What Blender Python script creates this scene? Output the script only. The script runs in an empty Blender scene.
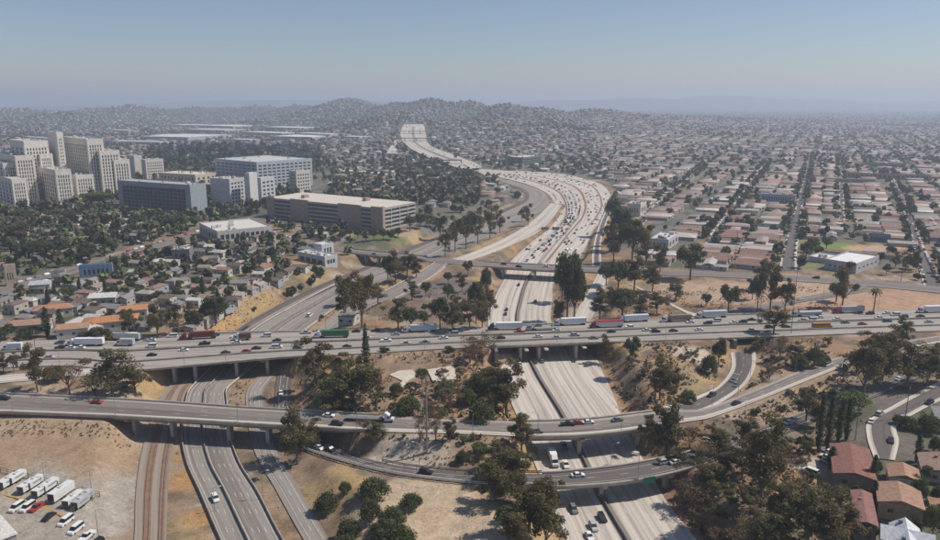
import bpy, math, random
import numpy as np
from mathutils import Vector

SC = bpy.context.scene
COL = SC.collection
R = math.radians
random.seed(7)
RNG = np.random.default_rng(11)

# ------------------------------------------------------------------ camera
HAZE = 1.6e-4
CAM_Z = 130.0
FOC = 731.0                                  # focal length in photograph pixels (28 mm equivalent)
PITCH = math.atan(168.0 / FOC)
cam_d = bpy.data.cameras.new('camera')
cam_d.sensor_width = 36.0
cam_d.lens = 36.0 * FOC / 940.0
cam_d.clip_start = 1.0
cam_d.clip_end = 80000.0
cam = bpy.data.objects.new('camera', cam_d)
cam.location = (0, 0, CAM_Z)
cam.rotation_euler = (math.pi / 2 - PITCH, 0, 0)
COL.objects.link(cam)
SC.camera = cam

# ------------------------------------------------------------------ world, sun, exposure
SUN_EL, SUN_AZ = 51.0, 82.0                 # azimuth clockwise from the view direction
world = bpy.data.worlds.new('World')
SC.world = world
world.use_nodes = True
nt = world.node_tree
nt.nodes.clear()
wo = nt.nodes.new('ShaderNodeOutputWorld')
wb = nt.nodes.new('ShaderNodeBackground')
sky = nt.nodes.new('ShaderNodeTexSky')
sky.sky_type = 'NISHITA'
sky.sun_disc = False
sky.sun_elevation = R(SUN_EL)
sky.sun_rotation = R(SUN_AZ)
sky.altitude = 100
sky.air_density = 1.0
sky.dust_density = 0.5
sky.ozone_density = 3.0
wb.inputs['Strength'].default_value = 0.08
tint = nt.nodes.new('ShaderNodeMix'); tint.data_type = 'RGBA'; tint.blend_type = 'MULTIPLY'
tint.inputs[0].default_value = 1.0; tint.inputs[7].default_value = (1.0, 0.99, 1.06, 1)
nt.links.new(sky.outputs[0], tint.inputs[6]); nt.links.new(tint.outputs[2], wb.inputs[0])
nt.links.new(wb.outputs[0], wo.inputs[0])
sun_d = bpy.data.lights.new('sun', 'SUN')
sun_d.energy = 4.4
sun_d.angle = R(0.5)
sun_d.color = (1.0, 0.93, 0.84)
sun = bpy.data.objects.new('sun', sun_d)
sv = Vector((math.sin(R(SUN_AZ)) * math.cos(R(SUN_EL)), math.cos(R(SUN_AZ)) * math.cos(R(SUN_EL)), math.sin(R(SUN_EL))))
sun.rotation_euler = (-sv).to_track_quat('-Z', 'Y').to_euler()
sun.location = sv * 900
COL.objects.link(sun)
SC.view_settings.view_transform = 'Standard'
SC.view_settings.look = 'None'
SC.view_settings.gamma = 1.0
SC.view_settings.exposure = 0.04
SC.view_settings.use_curve_mapping = False
SC.cycles.max_bounces = 6
SC.cycles.diffuse_bounces = 2
SC.cycles.volume_bounces = 1
SC.cycles.transparent_max_bounces = 8

# ------------------------------------------------------------------ pixel <-> place
SP, CP = math.sin(PITCH), math.cos(PITCH)
def P(px, py, z=0.0):
    """point at height z that the photograph shows at pixel (px, py)"""
    v = (py - 270.0) / FOC
    d = SP + v * CP
    fw = CP - v * SP
    t = (CAM_Z - z) / d
    return Vector(((px - 470.0) / FOC * t, t * fw, z))
def project(x, y, z):
    dz = z - CAM_Z
    depth = y * CP - dz * SP
    up = y * SP + dz * CP
    return 470.0 + FOC * x / depth, 270.0 - FOC * up / depth
def depth_of(x, y, z):
    return y * CP - (z - CAM_Z) * SP

# ------------------------------------------------------------------ noise
_tab = RNG.random((256, 256))
def vnoise(x, y):
    x = np.asarray(x, float); y = np.asarray(y, float)
    xi = np.floor(x).astype(int); yi = np.floor(y).astype(int)
    fx = x - xi; fy = y - yi
    fx = fx * fx * (3 - 2 * fx); fy = fy * fy * (3 - 2 * fy)
    a = _tab[xi % 256, yi % 256]; b = _tab[(xi + 1) % 256, yi % 256]
    c = _tab[xi % 256, (yi + 1) % 256]; d = _tab[(xi + 1) % 256, (yi + 1) % 256]
    return (a * (1 - fx) + b * fx) * (1 - fy) + (c * (1 - fx) + d * fx) * fy
def fbm(x, y, o=4):
    s = 0; a = 0.5
    for k in range(o):
        s = s + a * vnoise(x * 2 ** k + 17 * k, y * 2 ** k + 31 * k); a *= 0.5
    return s / (1 - 0.5 ** o)
def sstep(a, b, x):
    t = np.clip((x - a) / (b - a), 0, 1)
    return t * t * (3 - 2 * t)

# ------------------------------------------------------------------ materials
MAT = {}
def nodes_mat(name):
    m = bpy.data.materials.new(name); m.use_nodes = True
    n = m.node_tree; n.nodes.clear()
    out = n.nodes.new('ShaderNodeOutputMaterial')
    b = n.nodes.new('ShaderNodeBsdfPrincipled')
    n.links.new(b.outputs[0], out.inputs[0])
    MAT[name] = m
    return m, n, b
def nmath(n, op, a, b=None, clamp=False):
    k = n.nodes.new('ShaderNodeMath'); k.operation = op; k.use_clamp = clamp
    for i, v in enumerate((a, b)):
        if v is None: continue
        if isinstance(v, (int, float)): k.inputs[i].default_value = v
        else: n.links.new(v, k.inputs[i])
    return k.outputs[0]
def mixc(n, fac, a, b, mode='MIX'):
    k = n.nodes.new('ShaderNodeMix'); k.data_type = 'RGBA'; k.blend_type = mode
    for sock, v in ((k.inputs[0], fac), (k.inputs[6], a), (k.inputs[7], b)):
        if isinstance(v, (int, float)): sock.default_value = v
        elif isinstance(v, tuple): sock.default_value = v + (1,) if len(v) == 3 else v
        else: n.links.new(v, sock)
    return k.outputs[2]
def noise(n, scale, detail=4, rough=0.6, vec=None):
    k = n.nodes.new('ShaderNodeTexNoise'); k.inputs['Scale'].default_value = scale
    k.inputs['Detail'].default_value = detail; k.inputs['Roughness'].default_value = rough
    if vec is not None: n.links.new(vec, k.inputs['Vector'])
    return k.outputs['Fac']
def coords(n, which='Object'):
    return n.nodes.new('ShaderNodeTexCoord').outputs[which]
def remap(n, v, a, b, c=0.0, d=1.0):
    k = n.nodes.new('ShaderNodeMapRange'); n.links.new(v, k.inputs[0])
    for i, q in zip((1, 2, 3, 4), (a, b, c, d)): k.inputs[i].default_value = q
    return k.outputs[0]
def plain(name, col, rough=0.8, var=0.25, scale=0.4, metal=0.0, obj_color=False):
    """weathered paint / plaster / metal: colour with mottling at two scales"""
    m, n, b = nodes_mat(name)
    co = n.nodes.new('ShaderNodeNewGeometry').outputs['Position']
    f = remap(n, noise(n, scale, 5, 0.65, co), 0.3, 0.7, 1 - var, 1 + var * 0.6)
    if obj_color:
        src = n.nodes.new('ShaderNodeObjectInfo').outputs['Color']
    else:
        src = col
    g = n.nodes.new('ShaderNodeCombineColor')
    for i in range(3): n.links.new(f, g.inputs[i])
    c = mixc(n, 1.0, src, g.outputs[0], 'MULTIPLY')
    n.links.new(c, b.inputs['Base Color'])
    b.inputs['Roughness'].default_value = rough
    b.inputs['Metallic'].default_value = metal
    return m
def attr_mat(name, rough=0.9, scale=0.6, var=0.3):
    m, n, b = nodes_mat(name)
    a = n.nodes.new('ShaderNodeAttribute'); a.attribute_name = 'col'
    co = n.nodes.new('ShaderNodeNewGeometry').outputs['Position']
    f = remap(n, noise(n, scale, 5, 0.7, co), 0.3, 0.7, 1 - var, 1 + var * 0.6)
    g = n.nodes.new('ShaderNodeCombineColor')
    for i in range(3): n.links.new(f, g.inputs[i])
    n.links.new(mixc(n, 1.0, a.outputs['Color'], g.outputs[0], 'MULTIPLY'), b.inputs['Base Color'])
    b.inputs['Roughness'].default_value = rough
    return m
def road_mat(name, base, dark, track=0.35, lane=3.6):
    """paving: streaks along the traffic (v), darker wheel and oil band in each lane (u), patches"""
    m, n, b = nodes_mat(name)
    uv = n.nodes.new('ShaderNodeUVMap').outputs[0]
    sep = n.nodes.new('ShaderNodeSeparateXYZ'); n.links.new(uv, sep.inputs[0])
    u, v = sep.outputs[0], sep.outputs[1]
    ph = nmath(n, 'ABSOLUTE', nmath(n, 'SUBTRACT', nmath(n, 'FRACT', nmath(n, 'DIVIDE', u, lane)), 0.5))
    oil = remap(n, ph, 0.05, 0.33, 1.0, 0.0)
    cmb = n.nodes.new('ShaderNodeCombineXYZ')
    n.links.new(nmath(n, 'MULTIPLY', u, 0.9), cmb.inputs[0]); n.links.new(nmath(n, 'MULTIPLY', v, 0.012), cmb.inputs[1])
    st = noise(n, 1.0, 4, 0.6, cmb.outputs[0])
    cmb2 = n.nodes.new('ShaderNodeCombineXYZ')
    n.links.new(nmath(n, 'FLOOR', nmath(n, 'DIVIDE', u, lane)), cmb2.inputs[0])
    n.links.new(nmath(n, 'FLOOR', nmath(n, 'DIVIDE', v, 37.0)), cmb2.inputs[1])
    wn = n.nodes.new('ShaderNodeTexWhiteNoise'); wn.noise_dimensions = '2D'; n.links.new(cmb2.outputs[0], wn.inputs['Vector'])
    fine = noise(n, 0.8, 5, 0.7, uv)
    ln = n.nodes.new('ShaderNodeTexWhiteNoise'); ln.noise_dimensions = '1D'; n.links.new(nmath(n, 'FLOOR', nmath(n, 'DIVIDE', u, lane)), ln.inputs['W'])
    joint = remap(n, nmath(n, 'ABSOLUTE', nmath(n, 'SUBTRACT', ph, 0.5)), 0.0, 0.06, 0.30, 0.0)
    f = nmath(n, 'ADD', nmath(n, 'MULTIPLY', oil, track), remap(n, st, 0.35, 0.65, -0.30, 0.5))
    f = nmath(n, 'ADD', f, joint)
    f = nmath(n, 'ADD', f, nmath(n, 'MULTIPLY', nmath(n, 'SUBTRACT', ln.outputs['Value'], 0.5), 0.5))
    f = nmath(n, 'ADD', f, nmath(n, 'MULTIPLY', nmath(n, 'SUBTRACT', wn.outputs[0], 0.5), 0.2))
    f = nmath(n, 'ADD', f, nmath(n, 'MULTIPLY', nmath(n, 'SUBTRACT', fine, 0.5), 0.5), True)
    n.links.new(mixc(n, f, base, dark), b.inputs['Base Color'])
    b.inputs['Roughness'].default_value = 0.9
    return m

road_mat('concrete_road', (0.56, 0.505, 0.43), (0.30, 0.255, 0.21), 0.42)
road_mat('aged_road', (0.215, 0.185, 0.16), (0.105, 0.09, 0.079), 0.4)
road_mat('worn_concrete', (0.37, 0.33, 0.285), (0.19, 0.168, 0.147), 0.42)
road_mat('valley_road', (0.285, 0.25, 0.215), (0.14, 0.12, 0.104), 0.4)
road_mat('asphalt_road', (0.125, 0.105, 0.095), (0.062, 0.053, 0.05), 0.35)
road_mat('track_bed', (0.30, 0.25, 0.205), (0.2, 0.165, 0.135), 0.2)
plain('marking', (0.62, 0.59, 0.53), 0.8, 0.35, 0.5)
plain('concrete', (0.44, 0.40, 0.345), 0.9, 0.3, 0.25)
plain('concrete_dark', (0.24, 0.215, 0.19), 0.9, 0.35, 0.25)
plain('rust_dirt', (0.24, 0.14, 0.085), 0.95, 0.3, 0.3)
plain('metal_grey', (0.33, 0.33, 0.32), 0.5, 0.2, 0.6, 0.6)
plain('wood_pole', (0.13, 0.10, 0.075), 0.9, 0.3, 1.0)
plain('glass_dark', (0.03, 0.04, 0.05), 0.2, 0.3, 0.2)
plain('glass_car', (0.02, 0.024, 0.028), 0.28, 0.1, 0.4)
plain('tyre', (0.02, 0.02, 0.02), 0.9, 0.1, 1.0)
plain('paint', None, 0.45, 0.06, 0.9, 0.0, True)
plain('surface', None, 0.85, 0.25, 0.5, 0.0, True)
plain('roofing', None, 0.9, 0.35, 0.9, 0.0, True)
plain('pale_rail', (0.62, 0.58, 0.52), 0.7, 0.2, 0.8)
plain('lamp_glass', (0.6, 0.6, 0.58), 0.3, 0.1, 1.0)
plain('bark', (0.17, 0.125, 0.09), 0.95, 0.35, 1.2)
plain('rail_green', (0.03, 0.16, 0.10), 0.5, 0.1, 1.0)
attr_mat('town', 0.9, 0.35, 0.25)

def leaf_mat(name, a, b_, c):
    """leaf colours a..b by clump, drifting to c from tree to tree; some light passes through"""
    m, n, b = nodes_mat(name)
    at = n.nodes.new('ShaderNodeAttribute'); at.attribute_name = 'tone'
    oi = n.nodes.new('ShaderNodeObjectInfo').outputs['Random']
    co = n.nodes.new('ShaderNodeNewGeometry').outputs['Position']
    c1 = mixc(n, at.outputs['Fac'], a, b_)
    c2 = mixc(n, nmath(n, 'MULTIPLY', oi, 0.85), c1, mixc(n, at.outputs['Fac'], tuple(q * 0.6 for q in c), tuple(q * 1.3 for q in c)))
    c3 = mixc(n, remap(n, noise(n, 0.3, 3, 0.6, co), 0.5, 0.75, 0.0, 0.5), c2, tuple(q * 1.25 for q in b_))
    n.links.new(c3, b.inputs['Base Color'])
    b.inputs['Roughness'].default_value = 0.6
    b.inputs['Specular IOR Level'].default_value = 0.3
    tr = n.nodes.new('ShaderNodeBsdfTranslucent'); n.links.new(mixc(n, 1.0, c3, (1.25, 1.2, 0.8), 'MULTIPLY'), tr.inputs[0])
    mx = n.nodes.new('ShaderNodeMixShader'); mx.inputs[0].default_value = 0.38
    n.links.new(b.outputs[0], mx.inputs[1]); n.links.new(tr.outputs[0], mx.inputs[2])
    out = [q for q in n.nodes if q.type == 'OUTPUT_MATERIAL'][0]
    n.links.new(mx.outputs[0], out.inputs[0])
    return m
leaf_mat('leaf_gum', (0.062, 0.060, 0.026), (0.16, 0.148, 0.062), (0.155, 0.105, 0.05))
leaf_mat('leaf_round', (0.052, 0.07, 0.025), (0.125, 0.155, 0.055), (0.10, 0.10, 0.042))
leaf_mat('leaf_light', (0.075, 0.105, 0.025), (0.17, 0.2, 0.06), (0.11, 0.13, 0.045))
leaf_mat('leaf_dark', (0.042, 0.056, 0.024), (0.10, 0.118, 0.048), (0.085, 0.08, 0.035))
leaf_mat('leaf_dry', (0.12, 0.08, 0.045), (0.22, 0.155, 0.09), (0.16, 0.105, 0.06))

# ------------------------------------------------------------------ object helpers
def tag(o, label=None, cat=None, group=None, kind=None):
    if label: o['label'] = label
    if cat: o['category'] = cat
    if group: o['group'] = group
    if kind: o['kind'] = kind
    return o
def empty(name, loc=(0, 0, 0), rz=0.0):
    o = bpy.data.objects.new(name, None)
    o.empty_display_size = 0.5
    o.location = loc; o.rotation_euler = (0, 0, rz)
    COL.objects.link(o)
    return o
def link(name, me, parent=None):
    o = bpy.data.objects.new(name, me)
    COL.objects.link(o)
    if parent is not None: o.parent = parent
    return o
class MB:
    """collects faces; mesh() makes one mesh of them"""
    def __init__(s): s.v = []; s.f = []; s.m = []; s.uv = []
    def quad(s, a, b, c, d, m=0, uv=None):
        i = len(s.v); s.v += [tuple(a), tuple(b), tuple(c), tuple(d)]; s.f.append((i, i + 1, i + 2, i + 3)); s.m.append(m)
        if uv: s.uv += uv
    def poly(s, pts, m=0):
        i = len(s.v); s.v += [tuple(p) for p in pts]; s.f.append(tuple(range(i, i + len(pts)))); s.m.append(m)
    def hexa(s, lo, hi, m=0):
        """closed solid between two rings of equal length"""
        n = len(lo); i = len(s.v)
        s.v += [tuple(p) for p in lo] + [tuple(p) for p in hi]
        s.f.append(tuple(i + k for k in reversed(range(n)))); s.f.append(tuple(i + n + k for k in range(n)))
        for k in range(n): s.f.append((i + k, i + (k + 1) % n, i + n + (k + 1) % n, i + n + k))
        s.m += [m] * (n + 2)
    def box(s, x0, x1, y0, y1, z0, z1, m=0):
        s.hexa([(x0, y0, z0), (x1, y0, z0), (x1, y1, z0), (x0, y1, z0)], [(x0, y0, z1), (x1, y0, z1), (x1, y1, z1), (x0, y1, z1)], m)
    def bar(s, a, b, r0, r1, n=6, m=0):
        a = Vector(a); b = Vector(b); d = (b - a).normalized()
        u = d.orthogonal().normalized(); w = d.cross(u)
        lo = [a + (u * math.cos(2 * math.pi * k / n) + w * math.sin(2 * math.pi * k / n)) * r0 for k in range(n)]
        hi = [b + (u * math.cos(2 * math.pi * k / n) + w * math.sin(2 * math.pi * k / n)) * r1 for k in range(n)]
        s.hexa(lo, hi, m)
    def mesh(s, name, mats):
        me = bpy.data.meshes.new(name)
        me.from_pydata(s.v, [], s.f)
        for q in (mats if isinstance(mats, (list, tuple)) else [mats]): me.materials.append(MAT[q])
        me.polygons.foreach_set('material_index', s.m)
        if s.uv and len(s.uv) == len(s.v):
            l = me.uv_layers.new(name='UVMap')
            flat = []
            for fc in s.f:
                for q in fc: flat += s.uv[q]
            l.data.foreach_set('uv', flat)
        me.update()
        return me
    def build(s, name, mats, parent=None): return link(name, s.mesh(name, mats), parent)
def np_mesh(name, V, F, mats, attr=None, an='col', smooth=False):
    """V (n,3), F (m,k) arrays; attr per-vertex colour (n,4) or float (n,)"""
    me = bpy.data.meshes.new(name)
    m, k = F.shape
    me.vertices.add(len(V)); me.vertices.foreach_set('co', np.ascontiguousarray(V, np.float32).ravel())
    me.loops.add(m * k); me.loops.foreach_set('vertex_index', np.ascontiguousarray(F, np.int32).ravel())
    me.polygons.add(m)
    me.polygons.foreach_set('loop_start', np.arange(0, m * k, k, dtype=np.int32))
    me.polygons.foreach_set('loop_total', np.full(m, k, np.int32))
    if smooth: me.polygons.foreach_set('use_smooth', np.ones(m, bool))
    me.update(calc_edges=True)
    for q in (mats if isinstance(mats, (list, tuple)) else [mats]): me.materials.append(MAT[q])
    if attr is not None:
        if attr.ndim == 2:
            a = me.attributes.new(an, 'FLOAT_COLOR', 'POINT'); a.data.foreach_set('color', np.ascontiguousarray(attr, np.float32).ravel())
        else:
            a = me.attributes.new(an, 'FLOAT', 'POINT'); a.data.foreach_set('value', np.ascontiguousarray(attr, np.float32))
    return me

# ------------------------------------------------------------------ roads: course lines
# row: far/left edge pixel, near/right edge pixel, height, 1 = lies on the ground / 0 = carried by a bridge
ROADS = {}
class Road:
    def __init__(s, key, rows, step=4.0, slope=13.0, margin=2.0, grow=0.0):
        s.key = key; s.slope = slope; s.margin = margin
        ctl = []
        for (xa, ya, xb, yb, z, g) in rows:
            a = P(xa, ya, z); b = P(xb, yb, z)
            if grow:
                q = (b - a).normalized() * grow; a = a - q; b = b + q
            ctl.append((a.x, a.y, b.x, b.y, z, g))
        C = np.array(ctl, float)
        mid = (C[:, :2] + C[:, 2:4]) / 2
        seg = np.linalg.norm(np.diff(mid, axis=0), axis=1)
        T = np.concatenate([[0], np.cumsum(seg)])
        N = max(3, int(T[-1] / step))
        tt = np.linspace(0, T[-1], N)
        # smooth (monotone-ish) cubic Hermite through the rows
        D = np.zeros_like(C)
        D[1:-1] = (C[2:] - C[:-2]) / (T[2:] - T[:-2])[:, None]
        D[0] = (C[1] - C[0]) / seg[0]; D[-1] = (C[-1] - C[-2]) / seg[-1]
        k = np.clip(np.searchsorted(T, tt, 'right') - 1, 0, len(seg) - 1)
        h = seg[k]; u = (tt - T[k]) / h
        u = u[:, None]; h = h[:, None]
        Q = (2 * u**3 - 3 * u**2 + 1) * C[k] + (u**3 - 2 * u**2 + u) * h * D[k] + (-2 * u**3 + 3 * u**2) * C[k + 1] + (u**3 - u**2) * h * D[k + 1]
        g = C[k, 5] * (1 - u[:, 0]) + C[k + 1, 5] * u[:, 0]
        s.L = np.column_stack([Q[:, 0:2], Q[:, 4]]); s.R = np.column_stack([Q[:, 2:4], Q[:, 4]])
        s.g = g > 0.5
        s.mid = (s.L + s.R) / 2
        d = s.R - s.L; s.w = np.linalg.norm(d[:, :2], axis=1); s.n = d / s.w[:, None]
        dl = np.linalg.norm(np.diff(s.mid[:, :2], axis=0), axis=1)
        s.s = np.concatenate([[0], np.cumsum(dl)])
        s.len = s.s[-1]
        s.pp = np.array([project(*p) for p in s.mid])
        ROADS[key] = s
    def at(s, dist, a, off=0.0, dz=0.0):
        i = int(np.clip(np.searchsorted(s.s, dist) - 1, 0, len(s.s) - 2))
        u = (dist - s.s[i]) / max(1e-6, s.s[i + 1] - s.s[i])
        L = s.L[i] * (1 - u) + s.L[i + 1] * u; Rr = s.R[i] * (1 - u) + s.R[i + 1] * u
        n = s.n[i]
        p = L * (1 - a) + Rr * a + n * off
        t = s.mid[i + 1] - s.mid[i]
        return Vector((p[0], p[1], p[2] + dz)), math.atan2(t[1], t[0])
    def find(s, px=None, py=None):
        """distance along the road where its middle shows at this pixel column / row"""
        if px is not None and py is not None: e = (s.pp[:, 0] - px)**2 + (s.pp[:, 1] - py)**2
        elif px is not None: e = np.abs(s.pp[:, 0] - px)
        else: e = np.abs(s.pp[:, 1] - py)
        i = int(np.argmin(e)); return s.s[i]
    def spread(s, a, off=0.0, dz=0.0):
        p = s.L * (1 - a) + s.R * a + s.n * off
        return p + np.array([0, 0, dz])

Road('main', [(640,690,820,690,0,1),(588,590,735,590,0,1),(567,540,697,540,0,1),(551,502,667,502,0,1),(534,462,645,462,0,1),(519,421,620,421,0,1),
  (497,368,577,368,0,1),(488,324,552,324,0,1),(493,302,552,302,0,1),(504,279,556,279,0,1),(513,259,579,259,0,1),(545,231,593,231,0.5,1),
  (556,216,606,216,1,1),(553,200,613,203,2,1),(543,191,602,185,3,1),(526,184,577,177,4,1),(503,178,546,172.5,5,1),(480,174.5,502,170.5,6,1),(462,172,472,168.5,7,1)], 5.0)
Road('valley', [(296,690,385,690,0,1),(246,590,315,590,0,1),(222,540,281,540,0,1),(201,492,256,492,0,1),(188,463,238,463,0,1),(183,435,229,435,0,1),(187,401,226,401,0,1),(193,387,228,387,0,1),
  (253,331,304,331,0,1),(295,306,334,309,0,1),(341,282.5,372,286,0,1),(383,267,410,270,0,1),(412,254,440,257,0,1),(440,241,470,244,0,1),(470,228,502,231,1,1),
  (514,211,536,214,2,1),(532,200,549,203,3,1),(529,191,540,190,3.5,1),(505,182.5,514,181,4.5,1)], 5.0)
Road('busway', [(104,690,158,690,0,1),(126,590,164,590,0,1),(134,540,166,540,0,1),(136,490,168,490,0,1),(142,450,172,450,0,1),(157,403,183,403,0,1),(171,384,191,384,0,1),
  (235,331,251,331,0,1),(280,304,293,307,0,1),(329,281,340,284,0,1),(368,265.5,380,267.5,0,1),(399,252,410,254,0,1),(430,239.5,439,241.5,0,1),(462,227,470,229,1,1),
  (505,208.5,514,211,2,1),(524,199,532,200,3,1),(520,190,528,189,3.5,1),(496,182,504,180.5,5,1)], 5.0)
Road('side_ramp', [(402,690,440,690,0,1),(336,590,365,590,0,1),(304,540,330,540,0,1),(276,490,300,490,0,1),(254,450,277,450,0,1),(246,405,264,405,0,1),(249,387,266,387,0,1),(285,350,303,350,0,1),
  (318,327,338,327,0.2,1),(345,308,364,310,0.5,1),(374,297,389,302,1.5,1),(400,284,413,288.5,4,1),(425,270,436,274,6.5,1),(439,260,448,264,7.95,1)])
Road('upper', [(-120,349,-125,376,9,1),(-40,343,-40,371,9,1),(0,341,0,368,9,1),(70,339,70,366,9,1),(118,337,118,371,9,1),(140,336,142,370,9,0),(240,333,240,361,9,0),(290,332,292,357,9,0),(318,331.5,320,356,9,1),
  (373,330,374,353,9,1),(460,327,460,348,9,1),(495,326.5,496,346.5,9,1),(512,326,513,346,9,0),(560,324,561,344,9,0),(605,322,607,342.5,9,0),(620,321,622,342,9,1),(700,316.5,702,339,9,1),(722,315.5,724,338.5,9,1),
  (733,315,735,338,9,0),(756,314.5,758,337.5,9,0),(768,314,770,337,9,1),(843,311.5,845,334,9,1),(940,308.5,942,331,9,1),(1050,305,1052,328,9,1)], 5.0)
Road('merge', [(-60,382,-60,391,8.5,1),(0,375.5,0,383,9,1),(60,370.5,60,378,9,1),(112,366.5,112,372.5,9,1)])
Road('middle', [(-130,388,-134,408,9,0),(-60,391,-61,410,9,0),(0,394,0,412,9,0),(51,396.6,51,414,9,0),(102,399,102,416,9,0),(170,403,170,419.5,9,0),(240,408,239,423.5,9,0),(303,411.5,301,427,9,0),(325,412.5,322,428,9,0),(352,414.3,350,430,9,0),
  (383,416,382,431.5,9,1),(460,420,460,433.5,9,1),(512,421.5,513,436,9,1),(530,422,532,437,9,0),(588,419.6,591,435,9,0),(639,413.5,646,428.5,9,0),(652,412,660,426,9,1),(677,410,687,421.5,9,1),(702,409,709,418,9,1),(751,391,758,400.5,9,1),(802,370,810,379.5,9,1),
  (851,353.5,859,361,9,1),(890,344,896,351,9,1),(940,335.5,944,342,9,1),(1020,326,1023,332,9,1)])
Road('lower', [(312,330,298,330,0,1),(297,355,282,355,0,1),(291,387,275.5,387,0,1),(293,409,275,410,0.3,1),(307,430,285,436,0.8,1),(330,444,308,450,1.6,1),(363,457,350,463.5,2.6,1),(404,466.5,395,474,4,1),
  (470,473,467,483,5.5,1),(540,474,541,486,6.8,1),(556,473.3,557.5,487,7,0),(613,467.5,617,483,7.2,0),(659,459.6,666,474.5,7.5,0),(684,454,692,467.5,7.8,0),(704,448,713,461,8,1),(738,435.5,750,446.5,8,1),(784,419.5,797,429,8.5,1),
  (830,402,842,410,9,1),(879,383.5,890,391,9,1),(940,357.5,950,364.5,9,1),(1010,328,1020,335,9,1)])
Road('loop', [(752,336,737,336,2.5,1),(752,351,734.5,351,2.6,1),(751.5,367,735,368,3.4,1),(741,385,722.5,385.5,5,1),(716,402,702,397,7,1),(697,410,686,403.5,8.3,1),(672,416,664,408.5,8.93,1)], grow=1.9)
Road('cross', [(296,238,294,242,8,1),(320,243,318,247,8,1),(342,247.5,341,251.5,8,1),(352,249,351,253.2,8,0),(390,253,389,257.5,8,0),(408,254.8,407,259.3,8,0),(420,256,419,260.5,8,0),(445,258.5,444,263,8,1),(478,261.5,477,266,8,1),(492,262.5,491,267,8,0),(540,265,540,270,8,0),
  (588,267,588,272.3,8,0),(602,267.5,602,273,8,1),(640,268.5,640,274,8,1),(690,270.5,690,276,8,1),(740,272.5,740,278,8,1),(785,275,785,280.5,8,1),(866,280,866,286,8,1),(944,287,944,293.5,8,1),(1010,293,1010,300,8,1)])
Road('on_ramp', [(705,313.5,706,317.5,8.95,1),(760,305,761,310,8.8,1),(804,296.5,805,301.5,8.4,1),(840,290,842,295.5,8.2,1),(866,285,869,291,7.95,1)])
Road('down_ramp', [(599,272,612,273,7.95,1),(589,290,604,291,5.5,1),(577,311,595,312,2,1),(571,325,588,326,0.6,1),(568,345,592,345,-.03,1),(574,368,601,368,-.03,1),(594,394,613,394,-.03,1),(614,418,622,418,-.03,1)])
Road('feeder', [(612,277,619,279,8,1),(628,283,633,286,8,1),(647,291,651,295,8.2,1),(672,303.5,675,307.5,8.7,1),(694,313,697,317,8.95,1),(720,317,722,320.5,8.93,1)])
Road('off_ramp', [(609,204,615,205,2.5,1),(601,220,608,220,3.5,1),(595,238,602,238,5,1),(592,256,601,256,7.5,1),(592,266,602,267,7.95,1)])
Road('collector', [(551,203,562,205,3,1),(538,216,552,219,2.5,1),(521,229,537,233,2.5,1),(494,243,507,247,4,1),(470,253,480,257.5,7,1),(452,259,458,263.5,7.95,1)])
Road('street_a', [(779,270,797,270,7.93,1),(782,253,797,253,8,1),(791.5,220,801,220,8,1),(796.5,203,803,203,8,1),(803,180,807.5,180,8,1),(809,155,811,155,8,1)])
Road('street_b', [(924,287,944,287,7.93,1),(914,253,927,253,8,1),(905,218,911.5,218,8,1),(897,195,901.5,195,8,1),(886,170,889,170,8,1)])
Road('street_c', [(700,252,708,254,8,1),(712,232,719,233,8,1),(729,210,735,210,8,1),(748,186,752,186,8,1),(766,163,769,163,8,1)])
Road('street_d', [(633,226,640,228,8,1),(653,206,659,207,8,1),(676,188,681,188,8,1),(706,164,709,164,8,1)])
Road('street_e', [(838,222,845,222,8,1),(838.5,200,844,200,8,1),(839,178,842.5,178,8,1),(839,160,841,160,8,1)])
Road('avenue', [(-60,305,-52,314,8,1),(0,287,10,294,8,1),(60,270,70,275,8,1),(120,253,130,257,8,1),(160,241.5,169,245.5,8,1),(192,232.5,200,236,8,1),(235,222,242,225,9,1),(285,236,287,240,8,1),(294,239,293,243,7.94,1)])
Road('lane_road', [(874,458,895,460,10,1),(867,437,899,441,10,1),(868,421,897,426,10,1),(892,406,918,412,10,1),(919,391.5,945,398.5,10,1),(950,376,978,384,10,1)], 3.0, 8.0)

# ------------------------------------------------------------------ the lie of the land
PEAKS = []
for (px, dist, ty, rx, ry) in [(440,3900,101,360,1150),(430,3800,98.6,110,500),(348,4300,98,150,600),(355,4300,101,330,900),(470,3700,99.5,120,600),(400,3900,101.5,150,600),(512,3300,105,330,950),(505,3200,103,110,400),(545,3400,106,150,500),(600,3700,109,360,900),(596,3600,107.5,150,500),(640,3900,112,260,600),(395,3000,113,260,650),
        (130,4600,107,300,900),(132,4600,103.5,90,500),(100,4600,106,110,500),(30,4600,109,300,800),(10,4500,107,110,500),(250,5600,106.5,500,900),(262,5500,104.5,110,500),(300,5000,103.5,140,500),(680,4400,114,480,900),(195,5200,106,120,600),(560,2500,130,260,500),(-80,4400,106,500,800),(70,4000,111,180,500)]:
    rx = rx * 1.35 if rx < 200 else rx
    PEAKS.append(((px - 470) / FOC * dist * CP, dist, rx * dist / 3600, ry, CAM_Z + (101.5 - ty) / FOC * dist - 16))
for (px, dist, ty, rx, ry) in [(640,13500,98,1500,900),(720,14500,95.5,1500,900),(800,14500,99,1900,900),(560,13500,100,1500,900),(300,14000,100,4000,900),(950,14000,101,2500,900)]:
    PEAKS.append(((px - 470) / FOC * dist * CP, dist, rx, ry, CAM_Z + (102 - ty) / FOC * dist - 8))
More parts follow.
